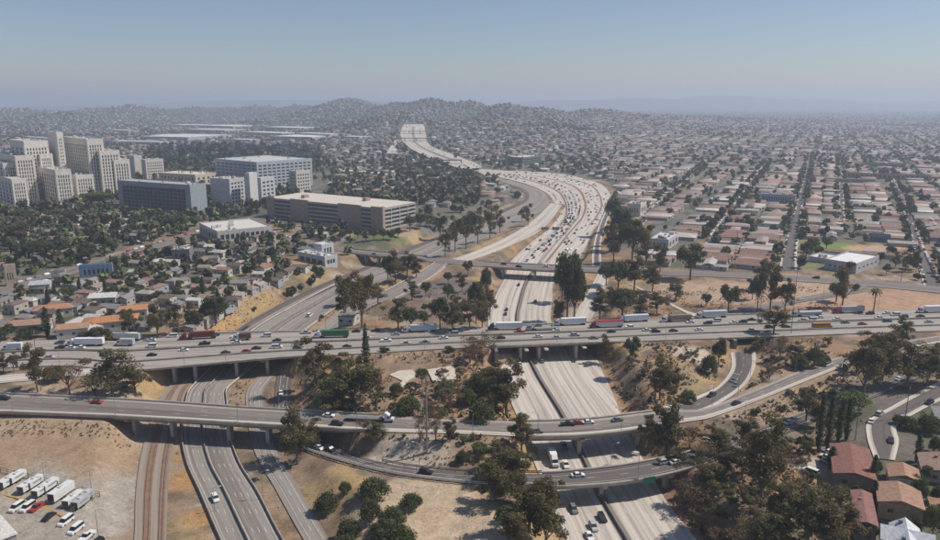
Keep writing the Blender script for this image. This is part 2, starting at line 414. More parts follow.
def natural(x, y):
    x = np.asarray(x, float); y = np.asarray(y, float)
    acc = np.zeros(np.broadcast(x, y).shape)
    for cx, cy, rx, ry, h in PEAKS:
        acc = acc + (h * np.exp(-((x - cx) / rx)**2 - ((y - cy) / ry)**2) / 100)**7
    z = 8 + 100 * acc ** (1 / 7)
    z = z + 13 * (fbm(x / 380 + 5, y / 380 + 9, 4) - 0.55) * sstep(1500, 2600, y) * sstep(900, -200, x - 0.12 * y)
    z = z + 9 * np.exp(-((x + 520) / 260)**2 - ((y - 1000) / 260)**2)
    near = sstep(620, 380, y)
    z = z + near * 2.6 * (fbm(x / 38, y / 38, 3) - 0.5)
    z = z - 4.2 * np.exp(-((x + 150) / 75)**2 - ((y - 205) / 58)**2)
    z = z - 4.0 * np.exp(-((x + 22) / 34)**2 - ((y - 205) / 38)**2)
    z = z + 2.2 * np.exp(-((x - 140) / 45)**2 - ((y - 215) / 50)**2)
    return z
def road_pts():
    L = []
    for r in ROADS.values():
        i = np.arange(0, len(r.s))
        L.append(np.column_stack([r.mid, r.w / 2, r.g.astype(float), np.full(len(i), r.slope), np.full(len(i), r.margin)]))
    return L
_RP = road_pts()
def road_gap(x, y, keys=None):
    """distance from the nearest road edge"""
    x = np.atleast_1d(np.asarray(x, float)); y = np.atleast_1d(np.asarray(y, float))
    best = np.full(x.shape, 1e9)
    for key, a in zip(ROADS, _RP):
        if keys is not None and key not in keys: continue
        for c in range(0, len(x), 6000):
            q = slice(c, c + 6000)
            d = np.hypot(x[q, None] - a[None, :, 0], y[q, None] - a[None, :, 1]) - a[None, :, 3]
            best[q] = np.minimum(best[q], d.min(1))
    return best
def height(x, y):
    """ground height: natural land, cut and filled to the roads that lie on it"""
    x = np.atleast_1d(np.asarray(x, float)); y = np.atleast_1d(np.asarray(y, float))
    N = natural(x, y)
    keep = np.ones(x.shape); num = np.zeros(x.shape); den = np.full(x.shape, 1e-9)
    for a in _RP:
        a = a[a[:, 4] > 0.5]
        bb = 60
        sel = np.where((x > a[:, 0].min() - bb - 60) & (x < a[:, 0].max() + bb + 60) & (y > a[:, 1].min() - bb - 60) & (y < a[:, 1].max() + bb + 60))[0]
        for c in range(0, len(sel), 6000):
            q = sel[c:c + 6000]
            d = np.hypot(x[q, None] - a[None, :, 0], y[q, None] - a[None, :, 1]) - a[None, :, 3]
            k = d.argmin(1); dm = d[np.arange(len(q)), k]
            far = np.clip((y[q] - 620) / 900, 0, 1)
            m = a[k, 6] + far * 14
            S = a[k, 5] + far * 30
            w = 1 - sstep(m, m + S, dm)
            z = a[k, 2] - 0.35
            ww = w**2 / (np.maximum(dm, 0) + 0.6)**2
            ww = np.where(dm < m, ww * 6, ww)
            keep[q] *= (1 - w); num[q] += ww * z; den[q] += ww
    return N * keep + (num / den) * (1 - keep)
def h1(x, y): return float(height(x, y)[0])
def PT(px, py, dz=0.0):
    """point of the ground shown at a pixel"""
    z = 8.0
    if py > 190:
        for k in range(9):
            p = P(px, py, z); z = 0.5 * z + 0.5 * h1(p.x, p.y)
        p = P(px, py, z); p.z += dz
        return p
    v = (py - 270.0) / FOC; d = SP + v * CP; fw = CP - v * SP
    t = 500 * 1.008 ** np.arange(480)
    X = (px - 470.0) / FOC * t; Y = t * fw; Z = CAM_Z - t * d
    i = int(np.argmax(Z < natural(X, Y)))
    return Vector((X[i], Y[i], float(natural(X[i], Y[i])) + dz))

# ---- the ground sheet
def axis(lo, hi, a, b, step, grow=1.034):
    xs = list(np.arange(a, b + 0.1, step))
    d = step; v = xs[0]; left = []
    while v > lo: d *= grow; v -= d; left.append(v)
    d = step; v = xs[-1]; right = []
    while v < hi: d *= grow; v += d; right.append(v)
    return np.array(left[::-1] + xs + right)
gx = axis(-17000, 17000, -235, 240, 2.2)
gy = axis(-400, 19500, 140, 470, 2.2, 1.024)
GX, GY = np.meshgrid(gx, gy)
fx, fy = GX.ravel(), GY.ravel()
fz = natural(fx, fy)
sel = np.where((np.abs(fx) < 1300) & (fy > 90) & (fy < 2000))[0]
fz[sel] = height(fx[sel], fy[sel])
bump = (fbm(fx / 5.5, fy / 5.5, 3) - 0.5) * 1.1
gap = np.full(fx.shape, 99.0)
gap[sel] = road_gap(fx[sel], fy[sel])
fz = fz + bump * sstep(2.5, 8, gap) * sstep(700, 400, fy)
# ground cover colour: bare dirt, dry grass, leaf litter, paved yards
n1 = fbm(fx / 60, fy / 60, 4); n2 = fbm(fx / 17 + 40, fy / 17, 4); n3 = fbm(fx / 9 + 80, fy / 9 + 3, 3)
def mixa(c, d, t): return c * (1 - t[:, None]) + np.array(d)[None, :] * t[:, None]
gc = np.tile(np.array([0.32, 0.225, 0.148]), (len(fx), 1))
gc = mixa(gc, (0.43, 0.335, 0.245), sstep(0.54, 0.66, n2))
gc = mixa(gc, (0.36, 0.21, 0.105), sstep(0.47, 0.62, n1) * 0.9)
gc = mixa(gc, (0.17, 0.118, 0.072), sstep(0.42, 0.60, n3) * 0.9)
gc = mixa(gc, (0.44, 0.30, 0.14), sstep(0.56, 0.68, fbm(fx / 22 + 140, fy / 22 + 20, 4)) * 0.85)
gc = mixa(gc, (0.14, 0.125, 0.07), sstep(0.55, 0.68, fbm(fx / 12 + 240, fy / 12 + 70, 4)) * 0.6)
PATCH = [  # pixel, radius in metres, colour, strength
 (430,515,26,(0.54,0.415,0.28),0.95),(470,530,20,(0.54,0.415,0.28),0.9),(415,490,14,(0.52,0.40,0.275),0.8),(60,432,60,(0.44,0.33,0.225),0.85),(20,432,40,(0.44,0.33,0.225),0.85),(120,450,22,(0.47,0.375,0.28),0.7),
 (40,452,30,(0.36,0.25,0.15),0.9),(100,462,26,(0.36,0.25,0.15),0.9),(120,520,16,(0.36,0.255,0.16),0.7),(190,480,8,(0.42,0.24,0.10),0.95),(205,515,8,(0.42,0.24,0.10),0.95),(185,455,7,(0.40,0.24,0.11),0.9),
 (30,510,34,(0.385,0.335,0.275),1.0),(60,522,22,(0.385,0.335,0.275),1.0),(5,530,26,(0.385,0.335,0.275),1.0),
 (340,395,16,(0.13,0.12,0.06),0.7),(320,400,10,(0.17,0.16,0.07),0.8),(420,365,26,(0.32,0.22,0.14),0.6),(480,365,18,(0.36,0.22,0.13),0.8),(390,405,30,(0.30,0.215,0.14),0.7),
 (640,390,22,(0.40,0.25,0.14),0.9),(620,375,14,(0.40,0.25,0.14),0.9),(660,372,16,(0.30,0.24,0.16),0.8),(690,352,13,(0.56,0.47,0.36),0.9),(690,385,12,(0.30,0.24,0.12),0.8),
 (770,400,26,(0.42,0.31,0.21),0.7),(790,360,30,(0.41,0.28,0.17),0.8),(880,305,50,(0.47,0.285,0.175),0.95),(930,302,40,(0.47,0.285,0.175),0.95),(740,292,40,(0.48,0.325,0.22),0.95),(800,287,45,(0.48,0.325,0.22),0.95),(690,292,30,(0.48,0.34,0.24),0.8),
 (715,500,24,(0.33,0.185,0.12),0.85),(690,490,20,(0.30,0.17,0.12),0.85),(740,520,20,(0.38,0.23,0.15),0.8),(800,530,30,(0.16,0.12,0.07),0.8),
 (260,300,22,(0.38,0.26,0.12),0.9),(225,322,16,(0.42,0.26,0.12),0.9),(320,280,18,(0.34,0.25,0.13),0.9),(210,330,14,(0.40,0.25,0.12),0.9),
 (560,300,14,(0.40,0.26,0.17),0.8),(600,320,14,(0.40,0.25,0.17),0.8),(640,300,20,(0.36,0.24,0.17),0.7),(590,225,10,(0.50,0.4,0.28),0.6),
 (380,235,36,(0.10,0.14,0.05),0.9),(405,232,20,(0.42,0.30,0.19),0.8),(320,228,40,(0.42,0.33,0.25),0.6),
 (820,246,26,(0.16,0.24,0.05),0.95),(840,246,24,(0.17,0.25,0.05),0.95),(805,266,14,(0.2,0.23,0.07),0.8),(868,249,22,(0.55,0.36,0.2),0.95),(886,247,18,(0.55,0.36,0.2),0.95),
 (515,117,110,(.42,.33,.24),.9),(540,119,90,(.40,.31,.22),.8),(150,117,130,(.40,.31,.22),.7),(30,116,110,(.40,.30,.2),.7),(475,130,70,(.36,.28,.2),.8),
 (90,232,95,(.15,.145,.135),.9),(30,240,70,(.15,.145,.135),.9),(150,225,60,(.15,.145,.135),.8),(440,288,34,(.16,.14,.125),.8),(385,462,10,(.52,.44,.35),.9),(420,458,14,(.50,.42,.33),.8),
 (812,465,9,(.5,.44,.37),.95),(905,455,9,(.45,.4,.34),.9),(878,492,6,(.3,.26,.21),.8),
 (455,290,30,(0.18,0.15,0.125),0.85),(440,310,30,(0.22,0.155,0.11),0.8),(420,290,22,(0.2,0.16,0.13),0.8),(470,300,20,(0.22,0.16,0.12),0.8),
]
for (px, py, rad, c, st) in PATCH:
    p = PT(px, py)
    d = np.hypot(fx - p.x, fy - p.y) / rad + (n2 - 0.5) * 0.9
    gc = mixa(gc, c, (1 - sstep(0.62, 1.05, d)) * st)
# towns: yards, drives, litter of small grey and green things
town_w = np.maximum(sstep(560, 640, fy), sstep(525, 545, fy) * sstep(130, 150, fx))
town_w = np.maximum(town_w, sstep(330, 380, fy) * sstep(-165, -185, fx)) * sstep(3, 9, gap)
town_w = np.maximum(town_w, sstep(116, 124, fx - 0.32 * (fy - 200)) * sstep(300, 285, fy))
t1 = fbm(fx / 13, fy / 13 + 7, 2); t2 = fbm(fx / 300 + 3, fy / 300, 3)
tc = np.tile(np.array([0.185, 0.165, 0.145]), (len(fx), 1))
tc = mixa(tc, (0.085, 0.10, 0.045), sstep(0.44, 0.56, t1))
tc = mixa(tc, (0.15, 0.125, 0.09), sstep(0.5, 0.62, t2) * 0.7)
far_w = sstep(1500, 2500, fy)
tc = mixa(tc, (0.075, 0.078, 0.06), far_w * 0.8)
spare = np.zeros(len(fx))
for (px, py, rad, st) in [(90,232,95,1),(30,240,70,1),(150,225,60,1),(820,246,34,1),(845,247,32,1),(805,266,16,1),(868,249,24,1),(886,247,22,1),(380,235,40,1),(320,228,40,.6),(405,232,22,1)]:
    p = PT(px, py); spare = np.maximum(spare, st * (1 - sstep(0.7, 1.0, np.hypot(fx - p.x, fy - p.y) / rad)))
tw = town_w * (1 - spare)
gc = gc * (1 - tw[:, None]) + tc * tw[:, None]
gc = gc * 0.9
gcol = np.column_stack([gc, np.ones(len(fx))])
nx_, ny_ = len(gx), len(gy)
ii = (np.arange(ny_ - 1)[:, None] * nx_ + np.arange(nx_ - 1)[None, :]).ravel()
GF = np.column_stack([ii, ii + 1, ii + nx_ + 1, ii + nx_])
m, n, b = nodes_mat('earth')
at = n.nodes.new('ShaderNodeAttribute'); at.attribute_name = 'col'
geo = n.nodes.new('ShaderNodeNewGeometry').outputs['Position']
fa = remap(n, noise(n, 0.22, 6, 0.7, geo), 0.3, 0.7, 0.72, 1.22)
fb = remap(n, noise(n, 1.3, 5, 0.75, geo), 0.35, 0.65, 0.75, 1.2)
g = n.nodes.new('ShaderNodeCombineColor')
ff = nmath(n, 'MULTIPLY', fa, fb)
for i in range(3): n.links.new(ff, g.inputs[i])
c1 = mixc(n, 1.0, at.outputs['Color'], g.outputs[0], 'MULTIPLY')
tuft = remap(n, noise(n, 0.55, 5, 0.8, geo), 0.56, 0.66, 0.0, 0.65)
c2 = mixc(n, tuft, c1, mixc(n, 1.0, c1, (0.45, 0.42, 0.32), 'MULTIPLY'))
n.links.new(c2, b.inputs['Base Color']); b.inputs['Roughness'].default_value = 0.95
bp = n.nodes.new('ShaderNodeBump'); bp.inputs['Strength'].default_value = 0.6; bp.inputs['Distance'].default_value = 0.6
n.links.new(noise(n, 0.7, 5, 0.7, geo), bp.inputs['Height']); n.links.new(bp.outputs[0], b.inputs['Normal'])
ground = link('ground', np_mesh('ground', np.column_stack([fx, fy, fz]), GF, 'earth', gcol, 'col', True))
tag(ground, 'dry brown and tan land under the whole interchange and city', 'ground', kind='structure')

# ------------------------------------------------------------------ road surfaces, lines, barriers
def ribbon(road, a0, a1, dz, mat, name, parent=None, o0=0.0, o1=0.0, s0=0, s1=1e9, u0=0.0):
    i = np.where((road.s >= s0) & (road.s <= s1))[0]
    A = road.spread(a0, o0, dz)[i]; B = road.spread(a1, o1, dz)[i]; S = road.s[i]
    w = np.linalg.norm(B - A, axis=1)
    k = 4 if w.mean() > 6 else 1
    V = np.concatenate([A + (B - A) * (q / k) for q in range(k + 1)])
    n_ = len(i); F = []
    for q in range(k):
        j = np.arange(n_ - 1) + q * n_
        F.append(np.column_stack([j, j + n_, j + n_ + 1, j + 1]))
    F = np.concatenate(F)
    me = np_mesh(name, V, F, mat)
    U = np.concatenate([u0 + w * (q / k) for q in range(k + 1)]); W = np.tile(S, k + 1)
    l = me.uv_layers.new(name='UVMap')
    uv = np.column_stack([U, W])[F.ravel()]
    l.data.foreach_set('uv', uv.astype(np.float32).ravel())
    # faces up
    me.update()
    if me.polygons[0].normal.z < 0: me.flip_normals()
    return link(name, me, parent)
def sweep(road, prof, mat, name, parent=None, s0=0, s1=1e9, caps=True):
    """closed profile [(a, off, dz)...] carried along a road"""
    i = np.where((road.s >= s0) & (road.s <= s1))[0]
    if len(i) < 2: return None
    rings = [road.spread(a, o, dz)[i] for a, o, dz in prof]
    n_, k = len(i), len(prof)
    V = np.concatenate(rings); F = []
    for q in range(k):
        r = (q + 1) % k; j = np.arange(n_ - 1)
        F.append(np.column_stack([j + q * n_, j + 1 + q * n_, j + 1 + r * n_, j + r * n_]))
    me = np_mesh(name, V, np.concatenate(F), mat)
    return link(name, me, parent)
def barrier(road, a, off=0.0, name='barrier', parent=None, s0=0, s1=1e9, h=0.95, w=0.3, mat='concrete', dz=0.0):
    return sweep(road, [(a, off - w, dz), (a, off - w * 0.45, dz + h), (a, off + w * 0.45, dz + h), (a, off + w, dz)], mat, name, parent, s0, s1)
def line(road, a, off=0.0, dash=None, parent=None, s0=0, s1=1e9, w=0.085, dz=0.06):
    if dash is None:
        return ribbon(road, a, a, dz, 'marking', 'lane_line', parent, off - w, off + w, s0, s1)
    V = []; F = []
    d = max(s0, 2.0); e = min(s1, road.len - dash[0] - 1)
    while d < e:
        p, r = road.at(d, a, off, dz); q, r2 = road.at(d + dash[0], a, off, dz)
        n_ = Vector((-math.sin(r), math.cos(r), 0)) * w
        i = len(V); V += [p - n_, q - n_, q + n_, p + n_]; F.append((i, i + 1, i + 2, i + 3))
        d += dash[0] + dash[1]
    if not F: return None
    me = np_mesh('lane_line', np.array([tuple(v) for v in V]), np.array(F), 'marking')
    return link('lane_line', me, parent)
ROBJ = {}
def road_obj(key, name, mat, label, shoulder=None, edges=True, lanes=(), far=1e9, u0=0.0):
    r = ROADS[key]
    o = ribbon(r, 0, 1, 0.0, mat, name, u0=u0)
    tag(o, label, 'road', kind='structure'); ROBJ[key] = o
    if shoulder:
        for a, s in ((0.0, 1), (1.0, -1)):
            ribbon(r, a, a, 0.03, shoulder, 'shoulder', o, 0.0, s * 1.9)
    if edges:
        line(r, 0.0, 2.0, None, o, 0, far); line(r, 1.0, -2.0, None, o, 0, far)
    for a in lanes: line(r, a, 0, (3.0, 9.0), o, 0, far)
    return o
DASH = (3.0, 9.0)
M_, V_, B_, U_ = ROADS['main'], ROADS['valley'], ROADS['busway'], ROADS['upper']
FARM = M_.find(py=232)
o = road_obj('main', 'freeway', 'concrete_road', 'wide pale concrete freeway running away under the bridges', None, False)
for a in (0.035, 0.965): line(M_, a, 0, None, o, 0, FARM)
for a in (0.135, 0.225, 0.315, 0.60, 0.69, 0.78, 0.87): line(M_, a, 0, DASH, o, 0, FARM)
ribbon(M_, 0.42, 0.50, 0.03, 'aged_road', 'median_strip', o, 0, 0, 0, M_.find(py=262))
barrier(M_, 0.455, 0, 'median_barrier', o, 0, M_.find(py=205), 1.05, 0.35, 'concrete_dark')
ribbon(M_, 0.52, 0.56, 0.03, 'rust_dirt', 'median_strip', o, 0, 0, M_.find(py=262), 1e9)
ribbon(M_, 0.18, 0.215, 0.03, 'rust_dirt', 'median_strip', o, 0, 0, M_.find(py=225), 1e9)
ribbon(M_, 0.80, 0.83, 0.03, 'rust_dirt', 'median_strip', o, 0, 0, M_.find(py=225), 1e9)
for a in (0.27, 0.34, 0.41, 0.47, 0.61, 0.67, 0.74): line(M_, a, 0, (6, 12), o, FARM, 1e9, 0.2)
o = road_obj('valley', 'freeway', 'valley_road', 'grey freeway in the cutting beside the rail tracks', None, False)
for a in (0.05, 0.95): line(V_, a, 0, None, o, 0, 1e9)
for a in (0.16, 0.27, 0.60, 0.71, 0.83): line(V_, a, 0, DASH, o, 0, V_.find(px=440, py=250))
for a in (0.385, 0.47): line(V_, a, 0, None, o, 0, V_.find(px=440, py=250), 0.11)
barrier(V_, 0.43, 0, 'median_barrier', o, 0, V_.find(px=480, py=232), 1.0, 0.35, 'concrete_dark')
barrier(V_, 1.0, 0.4, 'barrier', o, 0, V_.find(px=350, py=287)); barrier(V_, 0.0, -0.4, 'barrier', o, 0, V_.find(px=350, py=287))
o = road_obj('busway', 'rail_corridor', 'track_bed', 'twin track rail corridor with rust brown beds at the left', None, False)
ribbon(B_, 0.24, 0.50, 0.03, 'rust_dirt', 'track_strip', o, 0, 0, 0, B_.find(px=252))
ribbon(B_, 0.72, 0.92, 0.03, 'rust_dirt', 'track_strip', o, 0, 0, 0, B_.find(px=252))
ribbon(B_, 0.0, 0.55, 0.03, 'asphalt_road', 'track_strip', o, 0, 0, B_.find(px=232), 1e9)
for a in (0.30, 0.44, 0.77, 0.87): sweep(B_, [(a, -0.07, 0.04), (a, -0.05, 0.24), (a, 0.05, 0.24), (a, 0.07, 0.04)], 'metal_grey', 'rail', o, 0, B_.find(px=260))
o = road_obj('side_ramp', 'ramp_road', 'valley_road', 'two lane ramp in the cutting right of the grey freeway', None, True, (0.5,))
o = road_obj('upper', 'freeway', 'aged_road', 'elevated east to west freeway crowded with trucks', None, False)
ribbon(U_, 0.02, 0.98, 0.02, 'worn_concrete', 'paving', o, 0.0, 0.0, 0, 1e9)
for a in (0.03, 0.43, 0.50, 0.97): line(U_, a, 0, None, o)
for a in (0.125, 0.225, 0.325, 0.59, 0.68, 0.85): line(U_, a, 0, DASH, o)
for a in (0.765, 0.79): line(U_, a, 0, None, o)
barrier(U_, 0.465, 0, 'median_barrier', o, 0, 1e9, 1.1, 0.4, 'concrete_dark'); barrier(U_, 0.777, 0, 'barrier', o, 0, 1e9, 0.9, 0.3, 'concrete_dark')
o = road_obj('merge', 'ramp_road', 'concrete_road', 'pale ramp joining the truck freeway at the left edge', None, True)
o = road_obj('middle', 'connector_road', 'aged_road', 'grey connector road crossing the middle of the picture', None, True, (0.38, 0.64))
ribbon(ROADS['middle'], 1, 1, .03, 'concrete_road', 'shoulder', o, -3.0, 0.0); ribbon(ROADS['middle'], 0, 0, .03, 'worn_concrete', 'shoulder', o, 0.0, 1.8)
o = road_obj('lower', 'ramp_road', 'asphalt_road', 'dark curved ramp sweeping across in front with pale railings', None, True, (0.5,))
o = road_obj('loop', 'ramp_road', 'asphalt_road', 'dark loop ramp curving down from under the truck freeway', 'concrete_road', True, (0.5,))
o = road_obj('cross', 'street', 'aged_road', 'local street crossing both freeways on far overpasses', None, True, (0.5,))
o = road_obj('on_ramp', 'ramp_road', 'aged_road', 'ramp climbing beside the bare dirt field at right', None, True)
o = road_obj('down_ramp', 'ramp_road', 'concrete_road', 'pale ramp dropping from the overpass to the concrete freeway', None, True)
o = road_obj('feeder', 'ramp_road', 'concrete_road', 'narrow pale ramp slanting down to the truck freeway', None, False)
o = road_obj('off_ramp', 'ramp_road', 'asphalt_road', 'dark ramp at the right edge of the far freeway', 'concrete_road', False)
o = road_obj('collector', 'ramp_road', 'concrete_road', 'tan collector ramp left of the far freeway', None, False)
for k, t in (('street_a', 'long tree lined street between house rows behind the warehouse'), ('street_b', 'street with parked cars at the right edge'), ('street_c', 'street left of the tan roofed house rows'),
             ('street_d', 'street climbing past the trees right of the freeway'), ('street_e', 'pale side street above the warehouse')):
    road_obj(k, 'street', 'asphalt_road', t, 'concrete_road', False)
road_obj('avenue', 'street', 'aged_road', 'wide avenue slanting past the blue building', None, True, (0.5,))
road_obj('lane_road', 'street', 'asphalt_road', 'dark residential street among the lower right houses', 'concrete_road', False)

# ------------------------------------------------------------------ bridges
def bridge(key, pa, pb, label, piers, ground_z=0.0, thick=1.7, par=0.95, rail=None, girders=(0.08, 0.36, 0.64, 0.92)):
    r = ROADS[key]
    s0, s1 = sorted((r.find(px=pa), r.find(px=pb)))
    c, _ = r.at((s0 + s1) / 2, 0.5)
    e = empty('bridge', (c.x, c.y, ground_z)); tag(e, label, 'bridge')
    inv = Vector((-c.x, -c.y, -ground_z))
    made = [sweep(r, [(0, -0.5, -0.06), (1, 0.5, -0.06), (1, 0.5, -0.5), (0, -0.5, -0.5)], 'concrete', 'deck', e, s0 - 6, s1 + 6)]
    for a in girders:
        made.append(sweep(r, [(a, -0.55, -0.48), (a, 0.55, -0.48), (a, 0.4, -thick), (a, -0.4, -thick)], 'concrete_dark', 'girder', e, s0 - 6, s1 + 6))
    for a, o_ in ((0.0, -0.35), (1.0, 0.35)):
        made.append(barrier(r, a, o_, 'parapet', e, s0 - 8, s1 + 8, par, 0.26, 'concrete', -0.3 if False else -0.05))
    for px, aa in piers:
        d = r.find(px=px)
        for a in aa:
            p, rot = r.at(d, a)
            mb = MB(); z1 = p.z - thick + 0.05
            ca, sa = math.cos(rot), math.sin(rot)
            lx, ly = 0.7, min(2.2, r.w.mean() * 0.09)
            def ring(z, fx_, fy_): return [(p.x + ca * qx * fx_ - sa * qy * fy_, p.y + sa * qx * fx_ + ca * qy * fy_, z) for qx, qy in ((-1, -1), (1, -1), (1, 1), (-1, 1))]
            mb.hexa(ring(ground_z - 1.2, lx, ly), ring(z1, lx, ly))
            made.append(mb.build('pier', 'concrete', e))
        p, rot = r.at(d, 0.5); ca, sa = math.cos(rot), math.sin(rot); hw = r.w.mean() * 0.46
        mb = MB(); z1 = p.z - thick + 0.1
        def rg(z, q): return [(p.x + ca * qx * 0.9 - sa * qy * q, p.y + sa * qx * 0.9 + ca * qy * q, z) for qx, qy in ((-1, -1), (1, -1), (1, 1), (-1, 1))]
        mb.hexa(rg(z1 - 1.1, hw * 0.9), rg(z1 + 0.15, hw))
        made.append(mb.build('pier_cap', 'concrete', e))
    for s_ in (s0 - 5, s1 + 5):     # abutments
        s_ = min(max(s_, 2), r.len - 2)
        p, rot = r.at(s_, 0.5); ca, sa = math.cos(rot), math.sin(rot); hw = r.w.mean() * 0.5
        mb = MB()
        def rg2(z): return [(p.x + ca * qx * 0.8 - sa * qy * hw, p.y + sa * qx * 0.8 + ca * qy * hw, z) for qx, qy in ((-1, -1), (1, -1), (1, 1), (-1, 1))]
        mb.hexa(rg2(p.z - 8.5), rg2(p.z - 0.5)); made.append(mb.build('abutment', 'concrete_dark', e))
    for q in made:
        if q is not None:
            q.location = inv
    return e
bridge('upper', 130, 312, 'long truck freeway bridge over the grey freeway and tracks', [(152, (.12, .5, .88)), (172, (.12, .5, .88)), (196, (.12, .5, .88)), (232, (.12, .5, .88)), (268, (.12, .5, .88))])
bridge('upper', 505, 612, 'truck freeway bridge over the wide concrete freeway', [(516, (.1, .37, .63, .9)), (541, (.1, .37, .63, .9)), (577, (.1, .37, .63, .9))])
bridge('upper', 728, 762, 'short truck freeway bridge over the loop ramp', [])
bridge('middle', -110, 364, 'long connector bridge over tracks and grey freeway at left', [(-20, (.5,)), (58, (.3, .7)), (98, (.3, .7)), (137, (.3, .7)), (176, (.3, .7)), (229, (.3, .7)), (272, (.3, .7)), (318, (.3, .7))], 0.0, 1.9)
bridge('middle', 522, 646, 'connector bridge over the concrete freeway in the middle', [(581, (.3, .7)), (634, (.3, .7))], 0.0, 1.9)
bridge('lower', 552, 694, 'curved ramp bridge with pale railings nearest the camera', [(604, (.5,)), (664, (.5,))], 0.0, 1.6, 0.9, None, (0.15, 0.5, 0.85))
bridge('cross', 348, 424, 'far street overpass on a row of piers over the grey freeway', [(358, (.2, .8)), (368, (.2, .8)), (378, (.2, .8)), (390, (.2, .8)), (405, (.2, .8))], 0.0, 1.4)
bridge('cross', 486, 598, 'far street overpass over the concrete freeway', [(505, (.2, .8)), (533, (.2, .8)), (572, (.2, .8))], 0.0, 1.6)
SR = ROADS['side_ramp']
barrier(SR, 1.0, 0.4, 'wall', ROBJ['side_ramp'], SR.find(px=376, py=301), SR.find(px=440, py=263), 0.9, 0.3); barrier(SR, 0.0, -0.4, 'wall', ROBJ['side_ramp'], SR.find(px=376, py=301), SR.find(px=440, py=263), 0.9, 0.3)
sweep(SR, [(1.0, 0.3, -5), (1.0, 0.3, 0.3), (1.0, 1.0, 0.3), (1.0, 1.6, -5)], 'concrete_dark', 'retaining_wall', ROBJ['side_ramp'], SR.find(px=384, py=296), SR.find(px=440, py=263))
def guard(key, a, off, pa, pb, label, mat='concrete', gap=3.0):
    """railing of posts and two rails along a road edge"""
    r = ROADS[key]; s0, s1 = sorted((r.find(px=pa), r.find(px=pb)))
    p0, _ = r.at(s0, a, off)
    e = empty('guard_rail', p0); tag(e, label, 'guard rail')
    inv = -p0
    parts = [sweep(r, [(a, off - .08, z), (a, off - .08, z + .34), (a, off + .08, z + .34), (a, off + .08, z)], mat, 'rail', e, s0, s1) for z in (0.30, 0.85)]
    s = s0
    while s < s1:
        p, rot = r.at(s, a, off)
        mb = MB(); mb.bar((p.x, p.y, p.z - 0.4), (p.x, p.y, p.z + 1.15), 0.13, 0.13, 4)
        parts.append(mb.build('post', mat, e)); s += gap
    for q in parts:
        if q: q.location = inv
    return e
guard('lower', 1.0, 0.4, 318, 548, 'pale railing on the near edge of the dark curved ramp', 'pale_rail')
guard('lower', 0.0, -0.4, 372, 548, 'thin grey railing on the far edge of the dark curved ramp', 'metal_grey', 5.0)

# ------------------------------------------------------------------ labels that single things out
LANDMARKS = []      # (px, py, words)
PENDING = []        # (object, description, category, group, px, py)
def mark(px, py, words): LANDMARKS.append((px, py, words))
def later(o, desc, cat, group=None):
    l = o.location; px, py = project(l.x, l.y, l.z)
    PENDING.append((o, desc, cat, group, px, py))
ORD = ['nearest', 'second', 'third', 'fourth', 'fifth', 'sixth', 'seventh', 'eighth', 'ninth', 'tenth', '11th', '12th', '13th', '14th', '15th', '16th', '17th', '18th', '19th', '20th']
def ordinal(k): return ORD[k] if k < len(ORD) else '%d%s' % (k + 1, {1: 'st', 2: 'nd', 3: 'rd'}.get((k + 1) % 10, 'th') if (k + 1) % 100 not in (11, 12, 13) else 'th')
def settle_labels():
    cells = {}
    for it in PENDING:
        o, desc, cat, group, px, py = it
        j = min(range(len(LANDMARKS)), key=lambda k: (LANDMARKS[k][0] - px)**2 + ((LANDMARKS[k][1] - py) * 1.6)**2)
        dx, dy = px - LANDMARKS[j][0], py - LANDMARKS[j][1]
        side = ('right of' if dx > 0 else 'left of') if abs(dx) > abs(dy) * 1.3 else ('below' if dy > 0 else 'above')
        cells.setdefault((j, side, desc), []).append((dx * dx + dy * dy, len(cells), it))
    for (j, side, desc), L in cells.items():
        L.sort(key=lambda t: t[0])
        for k, (_, _, it) in enumerate(L):
            w = LANDMARKS[j][2]
            tx = '%s %s the %s' % (desc, side, w) if len(L) == 1 else '%s %s %s the %s' % (ordinal(k), desc, side, w)
            tag(it[0], tx, it[2], it[3])

# ------------------------------------------------------------------ large buildings
FOOT = []           # (x, y, radius) kept clear of houses and trees
def azv(a): return Vector((math.sin(R(a)), math.cos(R(a)), 0))
def len_to(c, d, px):
    k = (px - 470.0) / FOC
    return (k * depth_of(*c) - c.x) / (d.x - k * d.y * CP)
class Block:
    """oblong building: near corner pixel, the pixel columns its two visible faces reach, its top pixel row"""
    def __init__(s, px, py, left, right, top, az, z0=None, ml=None, mr=None):
        p = PT(px, py) if z0 is None else P(px, py, z0)
        s.c = p; s.dr = azv(az); s.dl = azv(az - 90)
        s.lr = mr or min(220, max(4, len_to(p, s.dr, right))); s.ll = ml or min(220, max(4, len_to(p, s.dl, left)))
        lo, hi = p.z, p.z + 120
        for k in range(40):
            m_ = (lo + hi) / 2
            if project(p.x, p.y, m_)[1] > top: lo = m_
            else: hi = m_
        s.h = lo - p.z
        s.rz = math.atan2(s.dr.y, s.dr.x)
        mid = p + s.dr * s.lr / 2 + s.dl * s.ll / 2
        n_ = max(1, int(max(s.lr, s.ll) / 25))
        for i in range(n_):
            for j in range(n_):
                q = p + s.dr * s.lr * (i + .5) / n_ + s.dl * s.ll * (j + .5) / n_
                FOOT.append((q.x, q.y, max(s.lr, s.ll) / n_ * 0.75 + 2))
    def root(s, name, label, cat, lm=None, group=None):
        e = empty(name, s.c, s.rz); tag(e, label, cat, group)
        if lm: mark(*project(s.c.x, s.c.y, s.c.z + s.h * 0.5), lm)
        return e
def setcol(o, c): o.color = (c[0], c[1], c[2], 1); return o
